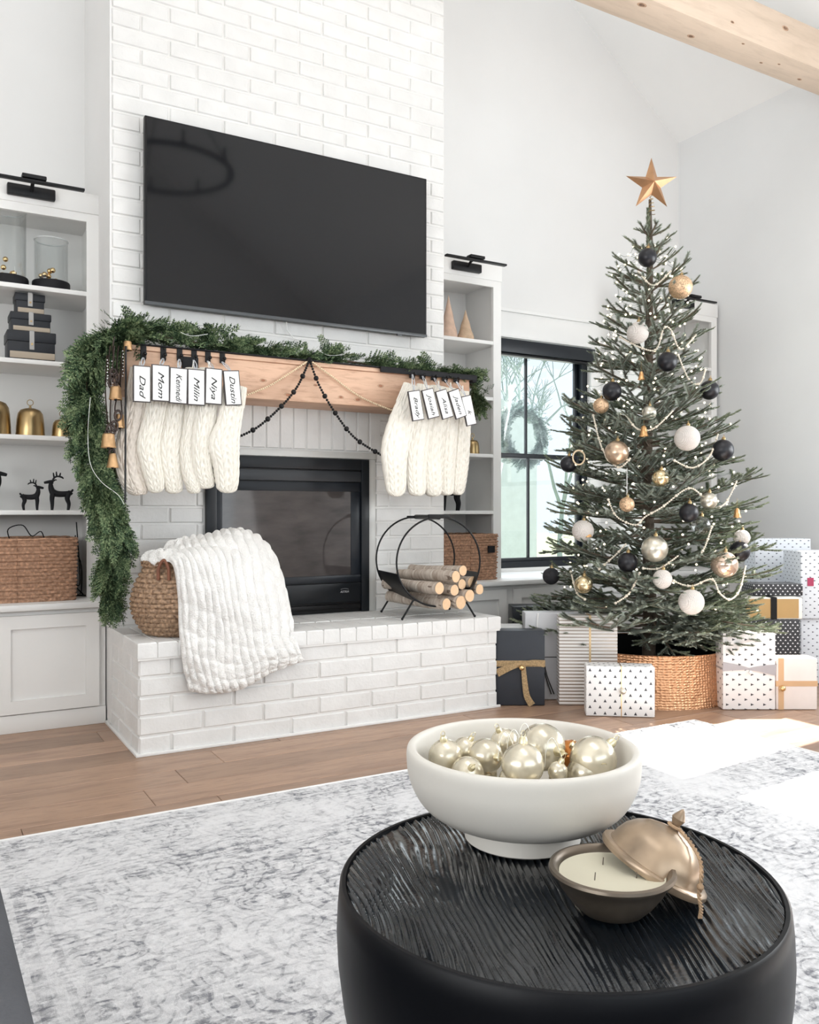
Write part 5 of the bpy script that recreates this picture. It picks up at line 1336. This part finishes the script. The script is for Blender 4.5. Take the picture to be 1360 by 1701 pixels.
ORN = [
 (1075, 428, 15.5, 'black', 'matte black ball highest on the tree below the star'), (1108, 601, 16.5, 'black', 'matte black ball on the upper middle of the tree'),
 (1016, 650, 16, 'black', 'matte black ball at the upper left of the tree'), (1178, 648, 16, 'black', 'matte black ball at the upper right edge of the tree'),
 (944, 771, 14, 'black', 'matte black ball at the left edge of the tree before the window'), (1200, 748, 18, 'black', 'dark ball at the right edge of the tree, mid height'),
 (1144, 852, 16, 'black', 'matte black ball right of the trunk at mid height'), (1042, 934, 16.5, 'black', 'black ball left of the trunk near the bottom'),
 (915, 957, 14, 'fuzzy', 'black glitter ball at the lower left before the window sill'), (1228, 916, 17, 'black', 'dark ball behind the rose glass one at the lower right'),
 (1130, 477, 19.5, 'glit', 'copper glitter ball at the upper right of the tree'), (1024, 752, 20, 'bronze', 'shiny bronze ball left of centre at mid height'),
 (1078, 686, 12, 'silver', 'small speckled champagne ball above the gold bell'), (1097, 794, 14, 'gold', 'small gold ball right of the trunk at mid height'),
 (1087, 912, 22, 'silver', 'large silver gold ball on the trunk near the bottom'), (1203, 938, 22, 'rose', 'large rose gold glass ball at the lower right'),
 (969, 971, 15, 'gold', 'gold ball at the lower left of the tree'), (1041, 838, 12.5, 'glit', 'small pale glitter ball hanging on a long ribbon'),
 (1059, 553, 18, 'white', 'white ribbed ball at the upper left of the tree'), (1141, 728, 21, 'white', 'large white ribbed ball right of centre'),
 (1148, 1000, 21, 'white', 'large white ribbed ball low at the right'), (968, 882, 18, 'white', 'white ball behind a bell at the left'),
 (998, 674, 13, 'glit', 'copper glitter ball at the left beside the window frame'), (1232, 893, 13, 'white', 'small white ball at the right edge low on the tree'),
 (1177, 832, 14, 'silver', 'speckled silver ball at the right, mid height'), (1164, 873, 16, 'clear', 'clear glass ball low right of the trunk'), (1100, 962, 16, 'white', 'white ball half hidden low on the tree')]
for u, v, rp, kd, lab in ORN:
    p = TP(u, v, .99); r = rp * (p.x * .5 + p.y * .866) / FPX
    bauble(p.x, p.y, p.z, r, omat(kd), lab, 'ball ornaments on the Christmas tree', hook=m_brass, tilt=(.05, .06), wire=True)
    ln = .08 if 'long ribbon' in lab else .03
rn = MB(); p = TP(1041, 826, .95); q = TP(1041, 778, .9); rn.tube([p, q], .003, 5, flat=.3); tag(rn.build('ornament_ribbon', m_tagw), 'long white ribbon holding the small glitter ball', 'ribbon')
gp = TP(921, 878, .99)
o = MB().tube([gp + Vector((.026 * cos(a) * .86, -.026 * cos(a) * .5, .033 * sin(a))) for a in [k * 2 * pi / 40 for k in range(41)]], .0065, 10, cap=False).build('glass_ring', m_glassw); tag(o, 'clear glass ring ornament at the left tip before the window', 'ornament')
gp = TP(961, 760, .96)
o = MB().tube([gp + Vector((.030 * cos(a) * .86, -.030 * cos(a) * .5, .036 * sin(a))) for a in [k * 2 * pi / 40 for k in range(41)]], .0035, 8, cap=False); 
for k in range(26): a = k * 2 * pi / 26; o.ball(gp + Vector((.030 * cos(a) * .86, -.030 * cos(a) * .5, .036 * sin(a))), .0048, 7, 5)
tag(o.build('beaded_ring', m_wb), 'small beaded ring ornament beside the left black ball', 'ornament')
for (u, v, h, lab) in ((1065, 624, .040, 'small copper bell below the upper middle black ball'), (1069, 716, .052, 'copper bell hanging at the centre of the tree'), (1224, 852, .046, 'copper bell hanging free at the right edge'), (976, 884, .048, 'copper bell before the white ball at the left')):
    p = TP(u, v, 1.0); t = thing('bell_ornament', lab, 'bell', p, group='copper bells on the Christmas tree'); r = h * .42
    MB().lathe([(0, h * .5), (r * .35, h * .48), (r * .6, h * .3), (r * .68, 0), (r * .8, -h * .32), (r * 1.08, -h * .5), (r, -h * .48), (r * .6, h * .1), (0, h * .3)], 20).build('bell_cup', M('bell_copper', (.70, .40, .18), .3, .9), t)
    mb = MB(); mb.tube([(0, 0, h * .5), (0, 0, h * .5 + .05)], .0008, 5); mb.ball((0, 0, -h * .5), h * .1, 8, 6); mb.build('string_and_clapper', m_brass, t)
# bead garlands
m_bead = M('cream_bead', (.80, .72, .60), .6, vary=.1)
SW = [('highest cream bead swag on the tree', [(1060, 452), (1085, 474), (1114, 450)]), ('cream bead swag looping by the upper white ball', [(1030, 560), (1065, 578), (1090, 580), (1102, 546), (1114, 548), (1130, 580), (1156, 556)]),
 ('short cream bead swag at the upper right', [(1126, 590), (1145, 632), (1163, 636), (1172, 612)]), ('cream bead strand crossing beside the centre bell', [(1040, 690), (1058, 712), (1085, 712), (1118, 682)]),
 ('cream bead swag under the bronze ball', [(985, 690), (1000, 745), (1026, 776), (1048, 760)]), ('cream bead swag under the right white ball', [(1120, 765), (1150, 777), (1178, 758), (1192, 722)]),
 ('long cream bead swag below the small gold ball', [(1010, 830), (1024, 858), (1055, 872), (1072, 858), (1100, 842), (1140, 812), (1162, 820), (1180, 843), (1204, 836), (1224, 798)]),
 ('cream bead strand rising left of the big silver ball', [(995, 945), (1022, 922), (1040, 903)]), ('cream bead strand right of the big silver ball', [(1068, 944), (1095, 944), (1128, 922)]),
 ('long lowest cream bead swag at the right', [(1098, 950), (1125, 968), (1150, 973), (1182, 962), (1195, 985), (1212, 996), (1228, 980), (1238, 940)]), ('cream bead strand falling at the lower left', [(1062, 952), (1045, 985), (1022, 1002)]),
 ('cream bead strand beside the small right ball', [(1182, 875), (1172, 905), (1164, 920)]), ('cream bead strand at the left low edge', [(948, 950), (958, 985), (972, 996)])]
for lab, P in SW:
    W_ = [TP(u, v, .97) for u, v in P]; S_ = spline(W_, 240); t = thing('bead_swag', lab, 'bead garland', W_[0], group='cream bead garlands on the tree'); mb = MB(); d = 0; last = None; k = 0
    for p in S_:
        if last is None or (p - last).length > (.0095 if k % 6 else .013): mb.ball(p - W_[0], .0048 if k % 6 else .0072, 7, 5); last = p; k += 1
    mb.tube([p - W_[0] for p in S_[::6]], .002, 4); mb.build('bead_string', m_bead, t)
# fairy lights
me_, nt, b = base('warm_bulb', (1, .9, .7), .4); b.inputs['Emission Color'].default_value = (1, .84, .58, 1); b.inputs['Emission Strength'].default_value = 2.6
fl_ = thing('fairy_lights', 'string of tiny warm white lights wound through the fir branches', 'string lights', (AX, AY, 0)); mb = MB(); wm = MB(); last = None; a = 0; Rl = random.Random(12)
for i in range(380):
    f = (i / 380) ** .8; z = .38 + 1.98 * f; a += .42 + .25 * f; q = RZ(z) * Rl.uniform(.62, .98); p = Vector((q * cos(a), q * sin(a), z + Rl.uniform(-.03, .03))); mb.ball(p, .0058, 6, 4)
    if last is not None: wm.tube([last, (last + p) / 2 + Vector((0, 0, -.012)), p], .0009, 3, cap=False)
    last = p
lb = mb.build('bulbs', me_, fl_); lb['kind'] = 'stuff'; wm.build('wire', M('green_wire', (.05, .10, .06), .6), fl_)

# ------------------------------------------------------------------ gifts
def paper(name, bgc, fg, cell=.042, sideways=False, tri=.30, rough=.5, alt=True):
    m, nt, b = base(name, bgc, rough); uv = nt.nodes.new('ShaderNodeTexCoord'); sep = nt.nodes.new('ShaderNodeSeparateXYZ'); nt.links.new(uv.outputs['UV'], sep.inputs[0])
    x, y = (sep.outputs[1], sep.outputs[0]) if sideways else (sep.outputs[0], sep.outputs[1])
    if sideways: y = mth(nt, 'MULTIPLY', y, 1.0)
    gy = mth(nt, 'DIVIDE', y, cell * .62); rowf = mth(nt, 'FLOOR', gy); odd = mth(nt, 'MODULO', mth(nt, 'ABSOLUTE', rowf), 2.0)
    gx = mth(nt, 'ADD', mth(nt, 'DIVIDE', x, cell), mth(nt, 'MULTIPLY', odd, .5))
    fx = mth(nt, 'ABSOLUTE', mth(nt, 'SUBTRACT', mth(nt, 'FRACT', gx), .5)); fy = mth(nt, 'FRACT', gy)
    # triangle: |fx| < k*(top-fy), fy in range
    lim = mth(nt, 'MULTIPLY', mth(nt, 'SUBTRACT', .78, fy), tri)
    msk = mth(nt, 'MULTIPLY', mth(nt, 'LESS_THAN', fx, lim), mth(nt, 'GREATER_THAN', fy, .26))
    nt.links.new(mixc(nt, msk, bgc, fg), b.inputs['Base Color']); return m
def stripe():
    m, nt, b = base('striped_foil', (.8, .78, .76), .35); uv = nt.nodes.new('ShaderNodeTexCoord'); sep = nt.nodes.new('ShaderNodeSeparateXYZ'); nt.links.new(uv.outputs['UV'], sep.inputs[0])
    f = mth(nt, 'LESS_THAN', mth(nt, 'FRACT', mth(nt, 'DIVIDE', sep.outputs[1], .0165)), .40)
    nt.links.new(mixc(nt, f, (.84, .82, .80), (.42, .36, .31)), b.inputs['Base Color']); nt.links.new(mth(nt, 'MULTIPLY', f, .75), b.inputs['Metallic']); return m
def gift(u, v, s, w, d, h, rz, m, lab, z0=0.002, grp='gifts around the tree', fwd=0.0, bev=.004):
    t_ = (u - U0) / FPX; x, y = (.5 + .866 * t_) * s, (.866 - .5 * t_) * s
    rz = radians(rz); x += -sin(rz) * (d / 2) ; y += cos(rz) * (d / 2)
    t = thing('gift_box', lab, 'gift', (x, y, z0), rz, grp)
    B(-w / 2, w / 2, -d / 2, d / 2, 0, h).build('wrapped_box', m, t, bevel=bev, uvbox=True, seg=3)
    return t
def bandv(t, x, w, d, h, m, wd=.012, name='ribbon'):
    mb = MB(); e = .0015; mb.box(x - wd / 2, x + wd / 2, -d / 2 - e, -d / 2, 0, h + e); mb.box(x - wd / 2, x + wd / 2, d / 2, d / 2 + e, 0, h + e); mb.box(x - wd / 2, x + wd / 2, -d / 2, d / 2, h, h + e); return mb.build(name, m, t, smooth=False)
def bandh(t, z, w, d, h, m, wd=.012, name='ribbon'):
    mb = MB(); e = .0018; mb.box(-w / 2 - e, w / 2 + e, -d / 2 - e, -d / 2, z - wd / 2, z + wd / 2); mb.box(-w / 2 - e, w / 2 + e, d / 2, d / 2 + e, z - wd / 2, z + wd / 2)
    mb.box(-w / 2 - e, -w / 2, -d / 2, d / 2, z - wd / 2, z + wd / 2); mb.box(w / 2, w / 2 + e, -d / 2, d / 2, z - wd / 2, z + wd / 2); return mb.build(name, m, t, smooth=False)
def strap(mb, P, w0, w1, y):
    """flat ribbon through local points, widths across"""
    S_ = spline([Vector(p) for p in P], 20); vs = []
    for i, p in enumerate(S_):
        tn = (S_[min(i + 1, 19)] - S_[max(i - 1, 0)]).normalized(); n_ = Vector((-tn.z, 0, tn.x)) ; w = w0 + (w1 - w0) * i / 19
        vs += [p + n_ * w / 2, p - n_ * w / 2]
    mb.add(vs, [(2 * i, 2 * i + 1, 2 * i + 3, 2 * i + 2) for i in range(19)])
m_slate = M('slate_paper', (.025, .030, .040), .5, vary=.08); m_white = M('white_paper', (.83, .82, .81), .5, vary=.02); m_grey = M('pale_grey_paper', (.60, .60, .62), .5, vary=.03)
m_burl = M('gold_mesh_ribbon', (.42, .29, .15), .6, .2, vary=.35, scale=160, bmp=.5, bscale=500); m_kraft = M('kraft_gold', (.52, .34, .15), .4, .5); m_blush = M('blush_paper', (.84, .76, .72), .5)
p_tree = paper('white_tree_paper', (.86, .85, .84), (.06, .06, .07), .046); p_side = paper('sideways_tree_paper', (.86, .83, .82), (.06, .06, .07), .048, True, .25)
p_black = paper('black_tree_paper', (.03, .03, .035), (.82, .82, .82), .026, False, .42); p_blue = paper('cool_dot_paper', (.80, .83, .88), (.08, .09, .12), .038, True, .22)
g = gift(864, 1172, 4.19, .240, .10, .366, -30, m_slate, 'dark slate wrapped gift with a gold mesh bow beside the hearth')
bandh(g, .205, .240, .10, .366, m_burl, .030)
mb = MB(); y = -.054
strap(mb, [(.01, y, .205), (-.05, y - .010, .190), (-.115, y - .006, .160)], .020, .040, y); strap(mb, [(.01, y, .205), (.06, y - .008, .212), (.118, y - .002, .205)], .016, .036, y); strap(mb, [(.012, y - .004, .205), (.020, y - .010, .12), (.030, y - .012, .05), (.055, y - .012, -.035 + .04)], .022, .034, y)
mb.build('bow', m_burl, g, thick=.0015); MB().ball((.004, -.066, .187), .014, 14, 10).build('bauble', m_gold, g)
g = gift(921, 1165, 4.32, .30, .09, .440, -27, m_grey, 'tall pale grey gift with thin black string behind the striped one')
bandh(g, .215, .30, .09, .44, m_black, .004, 'string')
mb = MB(); y = -.05; strap(mb, [(-.085, y, .437), (-.088, y, .36), (-.06, y - .006, .215)], .008, .006, y); mb.build('white_string', m_white, g, thick=.001)
mb = MB(); strap(mb, [(-.06, y - .004, .215), (-.04, y - .006, .12), (-.005, y - .006, .03)], .005, .005, y); strap(mb, [(-.06, y - .004, .215), (-.05, y - .006, .13), (-.02, y - .006, .03)], .005, .005, y); strap(mb, [(-.085, y, .28), (-.075, y - .004, .24), (-.06, y - .004, .215)], .004, .004, y); mb.build('string_tails', m_black, g, thick=.001); MB().ball((-.06, y - .006, .215), .008, 10, 8).build('knot', m_black, g)
g = gift(977, 1172, 4.19, .285, .085, .440, -32, stripe(), 'white and bronze striped gift standing left of the collar')
bandv(g, .008, .285, .085, .44, M('gold_cord', (.70, .52, .30), .4, .5), .010, 'cord'); MB().ball((0, -.05, .16), .010, 12, 8).build('tiny_bell', m_gold, g)
g = gift(1030, 1191, 3.96, .312, .105, .232, -37, p_tree, 'white gift printed with small dark trees lying before the collar')
bandv(g, .005, .312, .105, .232, m_gold, .0035, 'cord'); MB().ball((.010, -.064, .120), .015, 16, 12).build('jingle_bell', omat('silver'), g)
g = gift(890, 1160, 4.72, .26, .16, .425, -28, m_navy, 'dark navy gift at the back against the cabinet')
g = gift(850, 1170, 4.40, .17, .15, .355, -30, m_white, 'small white gift with a black and copper front behind the slate one')
B(-.086, .0, -.077, -.074, .30, .338).build('black_panel', m_blackmatte, g); B(.0, .086, -.077, -.074, .30, .338).build('copper_panel', m_copper, g)
g = gift(1244, 1178, 4.10, .252, .10, .368, -30, p_side, 'upright white gift printed with sideways trees right of the collar')
bandh(g, .195, .252, .10, .368, M('grey_sheer', (.42, .40, .42), .6), .008)
mb = MB(); y = -.053; strap(mb, [(0, y, .196), (-.06, y - .002, .203), (-.127, y, .207)], .006, .045, y); strap(mb, [(0, y, .196), (.06, y - .002, .196), (.127, y, .19)], .006, .055, y); mb.build('bow', MATS['grey_sheer'], g, thick=.0012); MB().ball((.002, -.06, .18), .009, 12, 8).build('clear_bead', m_tagw, g)
g = gift(1323, 1177, 4.10, .196, .10, .246, -30, m_blush, 'small blush gift with tan ribbon at the right edge of the photo')
bandh(g, .125, .196, .10, .246, M('tan_ribbon', (.66, .42, .24), .5), .026); bandv(g, -.075, .196, .10, .246, MATS['tan_ribbon'], .026); MB().ball((-.075, -.066, .105), .015, 14, 10).build('gold_bell', m_gold, g)
g = gift(1276, 1160, 4.55, .34, .20, .375, -30, p_black, 'black gift printed with white trees, bottom of the right stack')
g = gift(1284, 1160, 4.56, .31, .19, .115, -30, M('cream_gift_paper', (.84, .81, .75), .5), 'cream and gold gift with a black ribbon stacked on the black one', z0=.378)
B(-.148, .135, -.098, -.094, .006, .108).build('gold_front', m_kraft, g); B(-.015, .018, -.1005, -.098, 0, .115).build('black_ribbon', m_black, g); B(-.015, .018, -.0955, .095, .115, .117).build('black_ribbon', m_black, g)
g = gift(1292, 1160, 4.64, .27, .16, .062, -30, p_black, 'flat black gift printed with white trees, top of the right stack', z0=.496)
g = gift(1300, 1160, 5.05, .33, .16, .79, -30, p_blue, 'tall pale gift printed with tiny dark trees at the back right')
g = gift(1375, 1160, 4.72, .30, .22, .36, -30, p_blue, 'pale printed gift low at the right edge, under another')
g = gift(1378, 1160, 4.70, .32, .22, .37, -30, p_blue, 'pale printed gift with a red label, stacked at the right edge', z0=.363)
B(-.124, -.09, -.113, -.1105, .18, .225).build('red_label', M('red_label', (.45, .05, .12), .5), g)
g = gift(1146, 1150, 5.0, .36, .12, .27, -30, M('speckled_grey', (.28, .26, .28), .6, vary=.5, scale=90), 'dark speckled gift behind the copper collar')

# ------------------------------------------------------------------ chandelier (out of frame, mirrored in the television)
chd = thing('ring_chandelier', 'black iron ring chandelier, seen only as a reflection in the television', 'lamp', (1.75, .75, 3.72))
MB().tube([(.52 * cos(a), .52 * sin(a), 0) for a in [k * 2 * pi / 60 for k in range(61)]], .022, 8, cap=False).build('ring', m_black, chd)
for k in range(8):
    a = k * 2 * pi / 8; MB().lathe([(0, .0), (.026, .0), (.026, .012), (.012, .014), (.012, .10), (0, .10)], 10, Matrix.Translation((.52 * cos(a), .52 * sin(a), .015))).build('candle_cup', m_black, chd)
for k in range(3):
    a = k * 2 * pi / 3 + .4; MB().tube([(.52 * cos(a), .52 * sin(a), .01), (0, 0, .9)], .006, 6).build('rod', m_black, chd)
MB().tube([(0, 0, .9), (0, 0, EAVE + (XR - 1.75) * (RIDGE - EAVE) / (XR - RIDGEX) - 3.72)], .01, 6).build('chain', m_black, chd)
for o in bpy.data.objects:
    if o.type == 'LIGHT': o['kind'] = 'helper'
